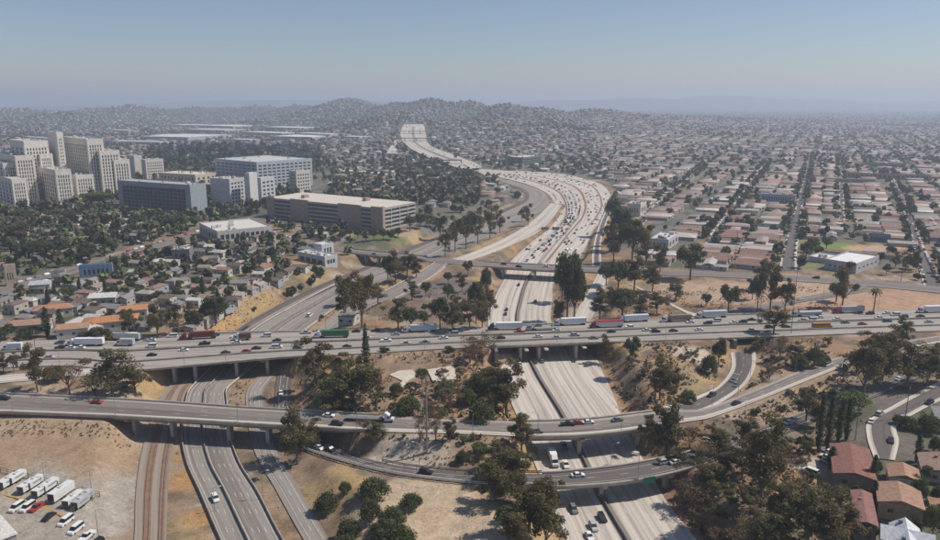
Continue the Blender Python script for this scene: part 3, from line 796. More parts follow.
def wall_window(mbw, e, face, x0, x1, z0, z1, cols, floors, fill=0.55, vfill=0.62, inset=0.45, wmat='glass_dark', per='column', L=(0, 0), base=0.0):
    """grid of windows recessed behind piers and spandrels; face 'r' lies on y=0, face 'l' on x=0"""
    def bx(m, a0, a1, d0, d1, q0, q1):
        if face == 'r': m.box(a0, a1, d0, d1, q0, q1)
        else: m.box(d0, d1, a0, a1, q0, q1)
    cw = (x1 - x0) / cols; fh = (z1 - z0) / floors
    for k in range(cols + 1):
        hw = cw * (1 - fill) / 2
        a0 = x0 + k * cw - hw; a1 = a0 + 2 * hw
        bx(mbw, max(a0, x0), min(a1, x1), 0.0, inset + 0.02, z0, z1)
    for f in range(floors + 1):
        q0 = z0 + f * fh - fh * (1 - vfill) / 2; q1 = q0 + fh * (1 - vfill)
        bx(mbw, x0, x1, 0.12, inset + 0.02, max(q0, z0), min(q1, z1))
    if per == 'column':
        for k in range(cols):
            m_ = MB(); a0 = x0 + (k + (1 - fill) / 2) * cw
            bx(m_, a0 + 0.02, a0 + fill * cw - 0.02, inset - 0.15, inset + 0.01, z0 + 0.1, z1 - 0.1)
            m_.build('window', wmat, e)
    else:
        for f in range(floors):
            m_ = MB(); q0 = z0 + (f + (1 - vfill) / 2) * fh
            bx(m_, x0 + 0.1, x1 - 0.1, inset - 0.15, inset + 0.01, q0 + 0.02, q0 + vfill * fh - 0.02)
            m_.build('window', wmat, e)
def block_building(B, name, label, cat, col, lm=None, rc=None, lf=None, rf=None, roof_col=(0.5, 0.47, 0.42), parapet=1.2, lw=3.0, corner=2.0, per='column', fl=4.0, fill=0.5, vfill=0.62, extras=True, wmat='glass_dark', crown=2.5, foot=3.0):
    """lf / rf: number of window columns on the left / right face (None = blind wall)"""
    e = B.root(name, label, cat, lm)
    w = MB(); I = 0.45
    w.box(I, B.lr, I, B.ll, -4, B.h)
    for face, n_, LL in (('l', lf, B.ll), ('r', rf, B.lr)):
        f0 = MB()
        def bx(a0, a1, d0, d1, q0, q1):
            if face == 'r': w.box(a0, a1, d0, d1, q0, q1)
            else: w.box(d0, d1, a0, a1, q0, q1)
        if not n_:
            bx(0, LL, 0, I + 0.02, -4, B.h); continue
        c_ = min(corner, LL * 0.2)
        bx(0.003 if face == 'r' else 0.0, c_, 0, I + 0.02, -4, B.h); bx(LL - c_, LL, 0, I + 0.02, -4, B.h)
        bx(c_, LL - c_, 0.05, I + 0.02, B.h - crown, B.h); bx(c_, LL - c_, 0.05, I + 0.02, -4, foot)
        wall_window(w, e, face, c_, LL - c_, foot, B.h - crown, n_, max(1, int((B.h - crown - foot) / fl)), fill, vfill, I, wmat, per)
    o = w.build('wall', 'surface', e); setcol(o, col)
    r = MB(); r.box(0.5, B.lr - 0.5, 0.5, B.ll - 0.5, B.h + 0.01, B.h + 0.25)
    setcol(r.build('roof', 'roofing', e), roof_col)
    p = MB()
    for q in ((0, B.lr, 0, 0.4), (0, B.lr, B.ll - 0.4, B.ll), (0, 0.4, 0.4, B.ll - 0.4), (B.lr - 0.4, B.lr, 0.4, B.ll - 0.4)): p.box(q[0] + .02, q[1] - .02, q[2] + .02, q[3] - .02, B.h + 0.003, B.h + parapet)
    setcol(p.build('parapet', 'surface', e), col)
    if extras and B.lr > 10 and B.ll > 10:
        for k in range(random.randint(4, 9)):
            a = random.uniform(2, B.lr - 6); b_ = random.uniform(2, B.ll - 6); s_ = random.uniform(1.5, 4)
            u = MB(); u.box(a, a + s_, b_, b_ + s_ * random.uniform(.6, 1), B.h + .26, B.h + random.uniform(1.4, 3)); setcol(u.build('roof_unit', 'surface', e), random.choice([(.45, .45, .44), (.55, .53, .5), (.3, .3, .3)]))
    return e
# the freeway where it climbs the far hill: draped over the slope
def draped(rows, name, mat, label, lift=2.2, k=6, sub=8):
    C = [(PT(a, b_), PT(c, d)) for a, b_, c, d in rows]; V = []; n_ = 0
    for (a0, b0), (a1, b1) in zip(C[:-1], C[1:]):
        for q in range(sub):
            t = q / sub; a = a0.lerp(a1, t); b_ = b0.lerp(b1, t); n_ += 1
            for j in range(k + 1):
                p = a.lerp(b_, j / k); V.append((p.x, p.y, float(natural(p.x, p.y)) + lift)); 
            m_ = (a + b_) / 2; FOOT.append((m_.x, m_.y, (a - b_).length * .5 + 1))
    i = (np.arange(n_ - 1)[:, None] * (k + 1) + np.arange(k)[None, :]).ravel()
    me = np_mesh(name, np.array(V), np.column_stack([i, i + 1, i + k + 2, i + k + 1]), mat)
    l = me.uv_layers.new(name='UVMap')
    uv = np.array([((q % (k + 1)) * 12.0, (q // (k + 1)) * 20.0) for q in range(len(V))])[np.column_stack([i, i + 1, i + k + 2, i + k + 1]).ravel()]
    l.data.foreach_set('uv', uv.astype(np.float32).ravel())
    if me.polygons[0].normal.z < 0: me.flip_normals()
    tag(link(name, me), label, 'road', kind='structure'); return V
HILLV = draped([(404, 125.6, 423, 125.4), (402, 128, 425, 128), (400, 135, 426, 135), (403, 143, 427, 143), (411, 150, 434, 149), (424, 157, 450, 154.5), (440, 163.5, 466, 160.5), (455, 168, 477, 165), (467, 171.5, 483, 169)], 'freeway', 'concrete_road', 'pale freeway climbing the far hill')
HILLV += draped([(395, 141, 403, 141), (390, 148, 400, 148), (386, 156, 397, 156)], 'ramp_road', 'concrete_road', 'pale ramp beside the far hill freeway', 2.5, 2)
draped([(412, 127.5, 414.5, 127.5), (412, 135, 414.5, 135), (414, 143, 416.5, 143), (422, 149.5, 424.5, 149.3), (436, 155.7, 439, 155.4), (452, 161.8, 455, 161.4)], 'median_strip', 'concrete_dark', 'dark median of the far hill freeway', 2.8, 1)
for (xa, xb, y_) in ((398, 431, 134.5), (392, 430, 141.5), (424, 462, 165)):
    a, b_ = PT(xa, y_), PT(xb, y_); e = empty('bridge', a); v = b_ - a; up = Vector((0, 0, 1)); nn = Vector((-v.y, v.x, 0)).normalized() * 7
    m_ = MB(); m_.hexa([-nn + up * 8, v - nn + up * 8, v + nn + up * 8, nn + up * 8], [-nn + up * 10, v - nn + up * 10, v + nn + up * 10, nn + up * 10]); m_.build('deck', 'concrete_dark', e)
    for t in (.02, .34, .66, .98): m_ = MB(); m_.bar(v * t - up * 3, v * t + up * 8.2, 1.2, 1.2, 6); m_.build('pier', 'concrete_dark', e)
    tag(e, {398: 'upper dark overpass on the far hill freeway', 392: 'lower dark overpass on the far hill freeway', 424: 'dark viaduct at the foot of the far hill freeway'}[xa], 'bridge')
CREAM = (0.70, 0.64, 0.56); CREAM2 = (0.75, 0.70, 0.62)
block_building(Block(59, 205, 36, 75, 171, 45), 'hospital_wing', 'cream stone hospital front wing below the tall centre tower', 'building', CREAM, 'cream hospital front wing', lf=10, rf=5, crown=5, foot=4, vfill=.75)
block_building(Block(64, 197, 55, 70.5, 133, 45), 'hospital_tower', 'tallest cream tower of the old hospital', 'building', CREAM2, 'tall cream hospital tower', lf=None, rf=3, crown=6, vfill=.6)
block_building(Block(93, 197, 69.5, 109, 140, 45), 'hospital_slab', 'broad cream hospital slab right of the tallest tower', 'building', CREAM, 'broad cream hospital slab', lf=12, rf=5, crown=6, vfill=.8)
block_building(Block(117, 196, 96, 133, 161, 45), 'hospital_wing', 'low cream hospital wing at the right of the slab', 'building', CREAM, 'right cream hospital wing', lf=10, rf=5, crown=4, vfill=.8)
block_building(Block(31, 200, 17, 55, 142, 45), 'hospital_slab', 'cream hospital slab left of the tallest tower', 'building', CREAM2, 'left cream hospital slab', lf=3, rf=7, crown=7, vfill=.7)
block_building(Block(8, 203, -32, 30, 164, 45), 'hospital_wing', 'wide cream hospital wing at the left edge, set back', 'building', CREAM, None, lf=14, rf=8, crown=4, vfill=.75)
block_building(Block(15, 208, -18, 30, 180, 45), 'hospital_wing', 'lower cream hospital wing at the left edge, in front', 'building', CREAM2, 'low cream wing at the left edge', lf=10, rf=5, crown=4, vfill=.75)
for (q, t) in ((Block(45, 199, 33, 58, 155, 45), 'cream hospital link block left of the tall tower'), (Block(104, 197, 86, 124, 152, 45), 'cream hospital link block behind the right wing'), (Block(78, 199, 62, 96, 176, 45), 'low cream hospital link block under the slab'), (Block(21, 203, 2, 40, 157, 45), 'cream hospital link block behind the left wings')):
    block_building(q, 'hospital_block', t, 'building', CREAM, None, lf=8, rf=6, crown=4, vfill=.75)
block_building(Block(136, 180, 129, 144, 156.5, 40), 'hospital_block', 'blind white end tower of the small hospital block', 'building', (0.6, 0.55, 0.48), None)
block_building(Block(147, 181, 143, 165, 160.5, 40), 'hospital_block', 'white hospital block with rows of small windows', 'building', (0.6, 0.55, 0.48), 'white windowed hospital block', rf=8, fill=.6, vfill=.45)
block_building(Block(192, 215, 120, 208, 186, 26), 'office_building', 'dark blue glass office building with white end wall', 'building', (0.30, 0.33, 0.36), 'dark glass office building', lf=16, rf=None, fill=.93, vfill=.9, crown=4, foot=3, corner=7, roof_col=(.4, .4, .4))
block_building(Block(196, 187, 160, 217, 175.5, 26), 'clinic_building', 'low cream clinic behind the dark glass office', 'building', (0.55, 0.48, 0.39), None, lf=10, rf=4, fill=.4, roof_col=(.62, .56, .47))
block_building(Block(231, 207, 212, 246, 180, 26), 'clinic_building', 'pale grey clinic block with a blind left wall', 'building', (0.50, 0.50, 0.49), 'pale grey clinic block', lf=None, rf=4, fill=.6, vfill=.5)
block_building(Block(251, 207, 247, 259, 174, 26), 'stair_tower', 'tall white stair tower beside the pale clinic', 'building', (0.60, 0.58, 0.55), None)
block_building(Block(262, 203, 258, 276, 179, 26), 'clinic_building', 'small pale clinic right of the white stair tower', 'building', (0.50, 0.51, 0.51), None, rf=3, fill=.6, vfill=.5)
block_building(Block(258, 190, 217, 313, 163, 40), 'hospital_block', 'long blue grey hospital block with flat roof', 'building', (0.40, 0.44, 0.47), 'long blue grey hospital block', lf=9, rf=12, fill=.7, vfill=.5, roof_col=(.5, .5, .48))
block_building(Block(297, 193, 290, 311, 172, 35), 'hospital_block', 'cream fronted hospital block with rows of windows', 'building', (0.56, 0.51, 0.45), None, rf=5, lf=3, fill=.6, vfill=.5)
# parking structure: dark inner box paints the decks' shade behind spandrels and blind pink panels
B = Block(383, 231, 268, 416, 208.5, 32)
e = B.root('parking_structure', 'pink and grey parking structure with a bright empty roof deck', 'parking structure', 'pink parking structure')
w = MB(); w.box(1.2, B.lr, 1.2, B.ll, -4, B.h - .3); setcol(w.build('deck_shade', 'surface', e), (0.10, 0.09, 0.09))
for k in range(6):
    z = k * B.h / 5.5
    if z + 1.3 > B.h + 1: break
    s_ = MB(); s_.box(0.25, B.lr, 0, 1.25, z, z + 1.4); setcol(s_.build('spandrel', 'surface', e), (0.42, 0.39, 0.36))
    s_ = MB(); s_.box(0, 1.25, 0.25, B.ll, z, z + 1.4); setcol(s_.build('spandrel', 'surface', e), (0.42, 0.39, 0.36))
for a0, a1 in ((0.0, .09), (.17, .36), (.62, .78), (.93, 1.0)):
    s_ = MB(); s_.box(-.35, 1.3, B.ll * a0, B.ll * a1, -4, B.h + 1.1); setcol(s_.build('wall_panel', 'surface', e), (0.36, 0.255, 0.215))
s_ = MB(); s_.box(0.1, 3.5, -.3, 1.3, -4, B.h + 1.6); setcol(s_.build('wall_panel', 'surface', e), (0.40, 0.29, 0.245))
for a in (.25, .5, .75):
    s_ = MB(); s_.box(B.lr * a, B.lr * a + .8, -.02, 1.2, -4, B.h); setcol(s_.build('column', 'surface', e), (0.42, 0.39, 0.36))
s_ = MB(); s_.box(.3, B.lr, .3, B.ll, B.h - .28, B.h); setcol(s_.build('roof_deck', 'roofing', e), (0.60, 0.54, 0.45))
for a, b_ in ((.6, .3), (.3, .75)):
    s_ = MB(); s_.box(B.lr * a, B.lr * a + 7, B.ll * b_, B.ll * b_ + 5, B.h, B.h + 3.2); setcol(s_.build('stair_house', 'surface', e), (0.36, 0.25, 0.21))
# commercial buildings around the interchange
block_building(Block(218, 243, 200, 272, 232.5, 55), 'store_building', 'white flat roofed store above the left houses', 'building', (0.52, 0.49, 0.45), 'white flat roofed store', lf=6, rf=10, roof_col=(.62, .58, .52), fill=.7, foot=1, crown=1.4)
block_building(Block(325, 267, 298, 337.5, 258, 38), 'office_building', 'modern white office with flat roof beside the grey freeway', 'building', (0.50, 0.51, 0.52), 'modern white office', lf=4, rf=3, roof_col=(.66, .65, .62), fill=.75, foot=.8, crown=1.2)
block_building(Block(322, 257, 314, 334, 246, 38), 'office_annex', 'small white upper block behind the modern office', 'building', (0.55, 0.55, 0.54), None, rf=3, roof_col=(.62, .6, .57), fill=.6, foot=1, crown=1)
block_building(Block(80, 278, 70, 113, 267, 72), 'shop_building', 'blue painted flat roofed building on the avenue', 'building', (0.16, 0.25, 0.36), 'blue flat roofed building', lf=3, rf=6, roof_col=(.55, .53, .5), fill=.5, foot=1, crown=1.5)
block_building(Block(52, 280, 44, 66, 272.5, 72), 'shop_building', 'small grey shop left of the blue building', 'building', (0.38, 0.37, 0.36), None, rf=3, lf=2, roof_col=(.4, .39, .37), foot=1, crown=1)
block_building(Block(6, 287, -25, 17.5, 267, 60), 'brick_building', 'tan block building cut by the left edge', 'building', (0.46, 0.36, 0.27), 'tan building at the left edge', lf=4, rf=3, roof_col=(.55, .5, .44), foot=3, crown=3)
block_building(Block(172, 261, 150, 190, 251, 80, ml=16), 'shop_building', 'dark shop with pale flat roof near the white store', 'building', (0.2, 0.19, 0.19), 'dark shop with a pale roof', lf=4, rf=3, roof_col=(.6, .52, .45), foot=1, crown=1)
block_building(Block(855.5, 274, 824, 878, 265, 48), 'warehouse', 'white warehouse with a bright flat roof by the green lawn', 'building', (0.45, 0.45, 0.45), 'white warehouse', lf=5, rf=5, roof_col=(.75, .74, .71), fill=.5, vfill=.3, foot=1.5, crown=1.5, extras=False)
block_building(Block(826, 263.5, 808, 838, 260, 48), 'shed_building', 'low white annex left of the warehouse', 'building', (0.5, 0.5, 0.48), None, roof_col=(.68, .66, .62))
block_building(Block(668, 250, 650, 678, 241, 28), 'apartment_house', 'white apartment house beside the dark trees right of the freeway', 'building', (0.5, 0.49, 0.48), 'white apartment house', lf=4, rf=3, roof_col=(.58, .57, .55), foot=.6, crown=.9)
block_building(Block(640, 217, 627, 646, 205, 28), 'apartment_house', 'cream apartment house beside the far freeway bend', 'building', (0.55, 0.5, 0.44), 'cream apartment house', lf=4, rf=3, roof_col=(.6, .57, .52))
block_building(Block(795, 203, 760, 806, 196, 26, mr=14), 'row_building', 'long pale blue building at the end of the tree lined street', 'building', (0.33, 0.40, 0.45), 'long pale blue building', lf=14, roof_col=(.5, .45, .4), foot=.8, crown=1)
block_building(Block(890, 243, 868, 897, 236, 26), 'row_building', 'long blue walled building above the orange play field', 'building', (0.14, 0.22, 0.28), 'blue walled building', lf=8, roof_col=(.36, .27, .22), foot=.8, crown=1)
block_building(Block(523, 166.5, 507, 541, 158, 35), 'office_building', 'dark office block with pale roof left of the far bend', 'building', (0.14, 0.15, 0.16), 'dark office block with pale roof', lf=8, rf=8, roof_col=(.6, .58, .53), fill=.85, crown=1.5, foot=1)
block_building(Block(452, 180, 438, 462, 175, 35), 'office_building', 'blue grey low block beside the far freeway', 'building', (0.2, 0.23, 0.26), None, lf=6, rf=5, roof_col=(.4, .4, .4))
# long low school buildings at the right
for k, (x, y, l_, r_, t) in enumerate([(930, 181, 845, 945, 176), (905, 168, 862, 915, 164.5), (868, 183.5, 835, 880, 180.5)]):
    block_building(Block(x, y, l_, r_, t, 26), 'school_building', ['long pink roofed school building at the right', 'farther school building with pale roof at the right', 'short school wing left of the pink roofed school'][k], 'building', (0.36, 0.26, 0.22), ['pink roofed school', None, None][k], lf=18, roof_col=(.56, .44, .38), crown=1, foot=1)
# warehouses of the far flats at the left
for k, (x, y, l_, r_, t) in enumerate([(188, 141, 140, 235, 137.5), (312, 140.5, 270, 352, 137.5), (232, 129, 200, 262, 126.5), (50, 143, 5, 58, 139), (196, 139, 150, 215, 136), (225, 133, 180, 250, 130.5), (282, 136, 240, 300, 133.5), (330, 137, 296, 345, 134.5), (160, 145, 110, 172, 142.5), (250, 142, 228, 262, 140), (300, 130, 262, 322, 128.2), (130, 133, 95, 140, 131), (205, 127, 160, 222, 125.5), (360, 139, 342, 372, 137.2)]):
    b_ = Block(x, y, l_, r_, t, 20 + 7 * (k % 4)); e = block_building(b_, 'warehouse', 'x', 'building', (0.42, 0.41, 0.39), None, roof_col=random.choice([(.7, .67, .62), (.62, .58, .52), (.66, .66, .65)]), extras=False)
    later(e, 'far flat roofed warehouse', 'building', 'far warehouses behind the hospital')

# ------------------------------------------------------------------ houses
ROOFS = [((0.36, 0.275, 0.225), 4, 'tan'), ((0.33, 0.19, 0.13), 3.5, 'terracotta'), ((0.25, 0.235, 0.225), 5, 'grey'), ((0.48, 0.43, 0.375), 5, 'pale'), ((0.18, 0.13, 0.105), 3, 'brown'), ((0.31, 0.20, 0.16), 3, 'red brown'), ((0.60, 0.57, 0.52), 3.0, 'white')]
ROOFS = [(tuple(q * .84 for q in r[0]),) + r[1:] for r in ROOFS]
RW = np.array([r[1] for r in ROOFS]); RW = RW / RW.sum()
RWR = np.array([5, 4.5, 2, 4, 1.5, 4, 2.5]); RWR = RWR / RWR.sum()
RWF = np.array([3, 1.8, 6, 2.2, 5.5, 2.5, 1.3]); RWF = RWF / RWF.sum()
RWL = np.array([4, 1.6, 6, 4, 4, 2, 3.0]); RWL = RWL / RWL.sum()
WALLS = [(0.50, 0.46, 0.40), (0.42, 0.37, 0.31), (0.56, 0.54, 0.5), (0.36, 0.33, 0.29), (0.46, 0.40, 0.31), (0.33, 0.36, 0.38)]
def roof_mesh(kind):
    m_ = MB(); o = 0.54; t = 0.06
    if kind == 'gable':
        for s_ in (-1, 1):
            m_.hexa([(-o, 0, .9), (o, 0, .9), (o, s_ * o, -.1), (-o, s_ * o, -.1)][::s_], [(-o, 0, 1.0), (o, 0, 1.0), (o, s_ * o, 0), (-o, s_ * o, 0)][::s_])
        m_.poly([(-.5, -.5, 0), (-.5, 0, .9), (-.5, .5, 0)], 1); m_.poly([(.5, -.5, 0), (.5, .5, 0), (.5, 0, .9)], 1)
    else:
        a = 0.26
        A, B_, C, D = (-o, -o, -.05), (o, -o, -.05), (o, o, -.05), (-o, o, -.05); E, F = (-a, 0, 1), (a, 0, 1)
        for f in ((A, B_, F, E), (C, D, E, F), (B_, C, F), (D, A, E), (D, C, B_, A)): m_.poly(f)
    return m_.mesh('roof_' + kind, ['roofing', 'surface'])
RM = {k: roof_mesh(k) for k in ('gable', 'hip')}
m_ = MB(); m_.box(-.5, .5, -.5, .5, -.6, 1); WM = m_.mesh('house_wall', 'surface')
m_ = MB(); m_.box(-.5, .5, -.5, .5, 0, 1); WINM = m_.mesh('house_window', 'glass_dark'); DOORM = m_.mesh('house_door', 'surface'); CHM = m_.mesh('chimney', 'surface')
def house(x, y, z, rz, L, W, wh, rh, roof, wall, kind='gable', detail=False, name='house'):
    """L along the ridge; walls, roof and, near enough, windows, door and chimney"""
    e = empty(name, (x, y, z), rz)
    w = link('wall', WM, e); w.scale = (L, W, wh); setcol(w, wall)
    r = link('roof', RM[kind], e); r.scale = (L, W, rh); r.location = (0, 0, wh); setcol(r, roof)
    if detail:
        for s_ in (-1, 1):
            for a in ((-.3, .3) if L < 14 else (-.35, 0.05, .35)):
                q = link('window', WINM, e); q.scale = (1.5, .12, 1.2); q.location = (a * L, s_ * W / 2, wh * .42)
            q = link('window', WINM, e); q.scale = (.12, 1.5, 1.2); q.location = (s_ * L / 2, W * .22, wh * .42)
        q = link('door', DOORM, e); q.scale = (.12, 1.1, 2.1); q.location = (-L / 2, -W * .15, 0.02); setcol(q, random.choice([(.2, .1, .06), (.35, .3, .25), (.1, .12, .16)]))
        if random.random() < .4:
            q = link('chimney', CHM, r); q.matrix_parent_inverse.identity(); q.scale = (.8 / L, .8 / W, .7); q.location = (.2, .12, .55); setcol(q, (.3, .2, .16))
    return e
HOUSES = []         # x, y, rz, L, W, wh, rh, roof index, kind
def hclear(xs, ys, rad):
    ok = road_gap(xs, ys) > rad
    for fx_, fy_, fr in FOOT: ok &= np.hypot(xs - fx_, ys - fy_) > fr + rad * 0.6
    return ok
def seen(x, y, z=9, pad=80):
    px, py = project(x, y, z); return -pad < px < 940 + pad and 100 < py < 575
cand = []
for (px, py, r_) in ((812, 249, 16), (822, 246, 20), (834, 245, 22), (848, 246, 20), (866, 249, 20), (884, 248, 18), (806, 262, 12)):
    q = PT(px, py); FOOT.append((q.x, q.y, r_))
# right: rows on a street grid
GA = 25.6; gd = azv(GA); gp = Vector((gd.y, -gd.x, 0))
WS = [-330, -250, -174, -90, -21, 29.5, 86, 150, 214, 280]
WS += [340 + 62 * k for k in range(28)]; WS = [-330 - 66 * k for k in range(12, 0, -1)] + WS
for i in range(len(WS) - 1):
    w0, w1 = WS[i], WS[i + 1]; L = min(27, (w1 - w0 - 13.5) / 2)
    for side, wc in ((0, w0 + 6.5 + L / 2), (1, w1 - 6.5 - L / 2)):
        u = 520.0 + random.uniform(0, 8)
        while u < 4200:
            st = 9.5 if u < 1500 else 13.5
            u += st * random.uniform(.92, 1.15)
            if (u + 40) % 195 < 12: continue
            p = gd * u + gp * wc
            if not seen(p.x, p.y): continue
            px, py = project(p.x, p.y, 8)
            lim = 622 if p.y < 1250 else 590 + max(0, (1900 - p.y) * 0.03)
            if px < lim or py > 271: continue
            if random.random() < (.3 if u > 2600 else .09): continue
            rz = math.atan2(gp.y, gp.x) + random.gauss(0, .03) + (math.pi / 2 if random.random() < .12 else 0)
            cand.append((p.x, p.y, rz, L * random.uniform(.8, 1.0), random.uniform(7.4, 9.0), random.uniform(2.8, 3.6) * (1.8 if random.random() < .08 else 1), random.uniform(1.1, 2.0), 6.0))
# left of the grey freeway
ld = azv(11.6); lp = Vector((ld.y, -ld.x, 0))
for a in np.arange(330, 900, 13.5):
    for b_ in np.arange(-620, 60, 20.5):
        p = ld * (a + random.uniform(-3, 3)) + lp * (b_ + random.uniform(-4, 4))
        px, py = project(p.x, p.y, 8)
        if not (-15 < px < 350 and 236 < py < 337): continue
        if py < 300 - px * 0.29: continue
        rz = math.atan2(lp.y, lp.x) + random.choice([0, 0, math.pi / 2]) + random.gauss(0, .12)
        cand.append((p.x, p.y, rz, random.uniform(8, 13.5), random.uniform(6, 9), random.uniform(2.9, 3.6) * (1.7 if random.random() < .12 else 1), random.uniform(1.0, 1.9), 6.0))
for a in np.arange(420, 1000, 26):
    for b_ in np.arange(-760, -150, 30):
        p = ld * (a + random.uniform(-6, 6)) + lp * (b_ + random.uniform(-6, 6)); px, py = project(p.x, p.y, 8)
        if -15 < px < 300 and 212 < py < 286 - px * .29 and random.random() < .5:
            cand.append((p.x, p.y, math.atan2(lp.y, lp.x) + random.choice([0, math.pi / 2]), random.uniform(12, 24), random.uniform(9, 13), random.uniform(3.2, 5.5), .6, 6.0))
# middle distance and hills: houses at every angle
def scatter(y0, y1, step, dens, pxr, test=None):
    for yy in np.arange(y0, y1, step):
        hw = yy * 0.72
        for xx in np.arange(-hw, hw, step):
            x = xx + random.uniform(-.38, .38) * step; y = yy + random.uniform(-.38, .38) * step
            px, py = project(x, y, 8)
            if not (pxr[0] < px < pxr[1]): continue
            if test and not test(px, py): continue
            if random.random() > dens * (0.35 + 1.9 * float(fbm(x / 210, y / 210, 2)) ** 1.4): continue
            cand.append((x, y, random.uniform(0, 3.14), random.uniform(11, 20), random.uniform(8, 11), random.uniform(3, 5), random.uniform(1.2, 2.2), 7.0))
scatter(870, 1500, 24, .62, (300, 640), lambda px, py: py < 232 and not (px < 330 and py > 150))
scatter(1500, 2600, 28, .62, (-30, 660))
scatter(2600, 4700, 37, .66, (-30, 980))
scatter(4700, 8000, 75, .7, (-30, 980))
cx_ = np.array([c[0] for c in cand]); cy_ = np.array([c[1] for c in cand]); cr_ = np.array([c[7] for c in cand])
okh = np.ones(len(cand), bool)
nearm = cy_ < 3600
okh[nearm] = hclear(cx_[nearm], cy_[nearm], 7.0)
cand = [c for c, k in zip(cand, okh) if k]
zs = np.where(np.array([c[1] for c in cand]) < 1900, height([c[0] for c in cand], [c[1] for c in cand]), natural([c[0] for c in cand], [c[1] for c in cand]))
order = sorted(range(len(cand)), key=lambda k: cand[k][1])
NH = 282
inview = [k for k in order if seen(cand[k][0], cand[k][1], 9, 4)][:NH]
single = set(inview)
for rank, k in enumerate(inview):
    x, y, rz, L, W, wh, rh, _ = cand[k]
    ri = int(RNG.choice(len(ROOFS), p=RWL if x < 0 else RWR)); c = ROOFS[ri][0]; j = random.uniform(.85, 1.15)
    if x > 0 and ri == 0: c = (0.38, 0.285, 0.235)
    e = house(x, y, float(zs[k]), rz, L, W, wh, rh, tuple(q * j for q in c), random.choice(WALLS), 'gable' if random.random() < .7 else 'hip', rank < 90)
    later(e, '%s roofed house' % ROOFS[ri][2], 'house', 'houses left of the freeways' if x < 0 else 'houses in rows at the right')
rest = [k for k in range(len(cand)) if k not in single]
T = []
for s_ in (0, 1): pass
uv_ = np.array([(-.5, -.5, -.6), (.5, -.5, -.6), (.5, .5, -.6), (-.5, .5, -.6), (-.5, -.5, 1), (.5, -.5, 1), (.5, .5, 1), (-.5, .5, 1)])
tf = np.array([(0, 1, 5), (0, 5, 4), (1, 2, 6), (1, 6, 5), (2, 3, 7), (2, 7, 6), (3, 0, 4), (3, 4, 7)])
rv = np.array([(-.54, -.54, 0), (.54, -.54, 0), (.54, .54, 0), (-.54, .54, 0), (-.5, 0, 1), (.5, 0, 1)])
rf_ = np.array([(0, 1, 5), (0, 5, 4), (2, 3, 4), (2, 4, 5), (1, 2, 5), (3, 0, 4)]) + 8
VV, FF, CC = [], [], []
TF = np.concatenate([tf, rf_])
for i, k in enumerate(rest):
    x, y, rz, L, W, wh, rh, _ = cand[k]
    if y > 2600: rh *= .8
    ri = int(RNG.choice(len(ROOFS), p=RWF if y > 1400 else (RWL if x < 0 else RWR))); j = random.uniform(.8, 1.2)
    if random.random() < .12: rh = .15
    v = np.concatenate([uv_ * (L, W, wh), rv * (L, W, rh) + (0, 0, wh)])
    c, s_ = math.cos(rz), math.sin(rz)
    v = np.column_stack([v[:, 0] * c - v[:, 1] * s_ + x, v[:, 0] * s_ + v[:, 1] * c + y, v[:, 2] + zs[k]])
    VV.append(v); FF.append(TF + 14 * i)
    wc = random.choice(WALLS); CC.append(np.array([list(wc) + [1]] * 8 + [[q * j for q in ROOFS[ri][0]] + [1]] * 6))
far_h = link('distant_houses', np_mesh('distant_houses', np.concatenate(VV), np.concatenate(FF), 'town', np.concatenate(CC)))
tag(far_h, 'thousands of small far houses covering the plain and hills', 'houses', kind='stuff')
# the houses close by at the lower right
def near_house(px, py, z, az, L, W, wh, rh, roof, wall, label, kind='gable', lm=None):
    p = P(px, py, z)
    e = house(p.x, p.y, z, math.pi / 2 - R(az), L, W, wh, rh, roof, wall, kind, True)
    tag(e, label, 'house', 'houses at the lower right'); FOOT.append((p.x, p.y, max(L, W) * .5))
    mark(px, py, lm or 'grey roofed house at the right edge'); return e
near_house(850, 476, 10, 23, 21, 11.5, 5.5, 1.3, (0.235, 0.105, 0.082), (0.3, 0.24, 0.2), 'large dark red roofed apartment house at the lower right', 'gable', 'large dark red roofed house')
near_house(862, 521, 10, 23, 18, 5.5, 4.5, 0.8, (0.25, 0.125, 0.105), (0.3, 0.24, 0.2), 'dark red roofed wing below the large apartment house', 'gable', 'narrow dark red roofed wing')
near_house(902, 484, 10, 25, 9, 8.6, 4, 1.5, (0.36, 0.205, 0.13), (0.5, 0.5, 0.5), 'small terracotta roofed house with a white front', 'gable', 'small terracotta house')
near_house(897, 511, 10, 25, 12, 11.4, 5.2, 1.6, (0.34, 0.205, 0.135), (0.36, 0.27, 0.17), 'terracotta roofed house with a tan wall above the white house', 'gable', 'tan walled terracotta house')
near_house(940, 476, 10, 25, 13, 12, 4, 1.6, (0.29, 0.19, 0.14), (0.35, 0.3, 0.26), 'brown tiled house cut by the right edge', 'gable', 'brown tiled house at the right edge')
near_house(947, 520, 10, 25, 9, 9, 4, 1.5, (0.42, 0.235, 0.135), (0.35, 0.3, 0.26), 'orange roofed house corner at the right edge', 'hip', 'orange roof corner at the right edge')
near_house(951, 424, 10, 25, 12, 12, 4, 1.6, (0.27, 0.26, 0.25), (0.35, 0.3, 0.26), 'grey roofed house above the brown tiled house at the right edge', 'hip')
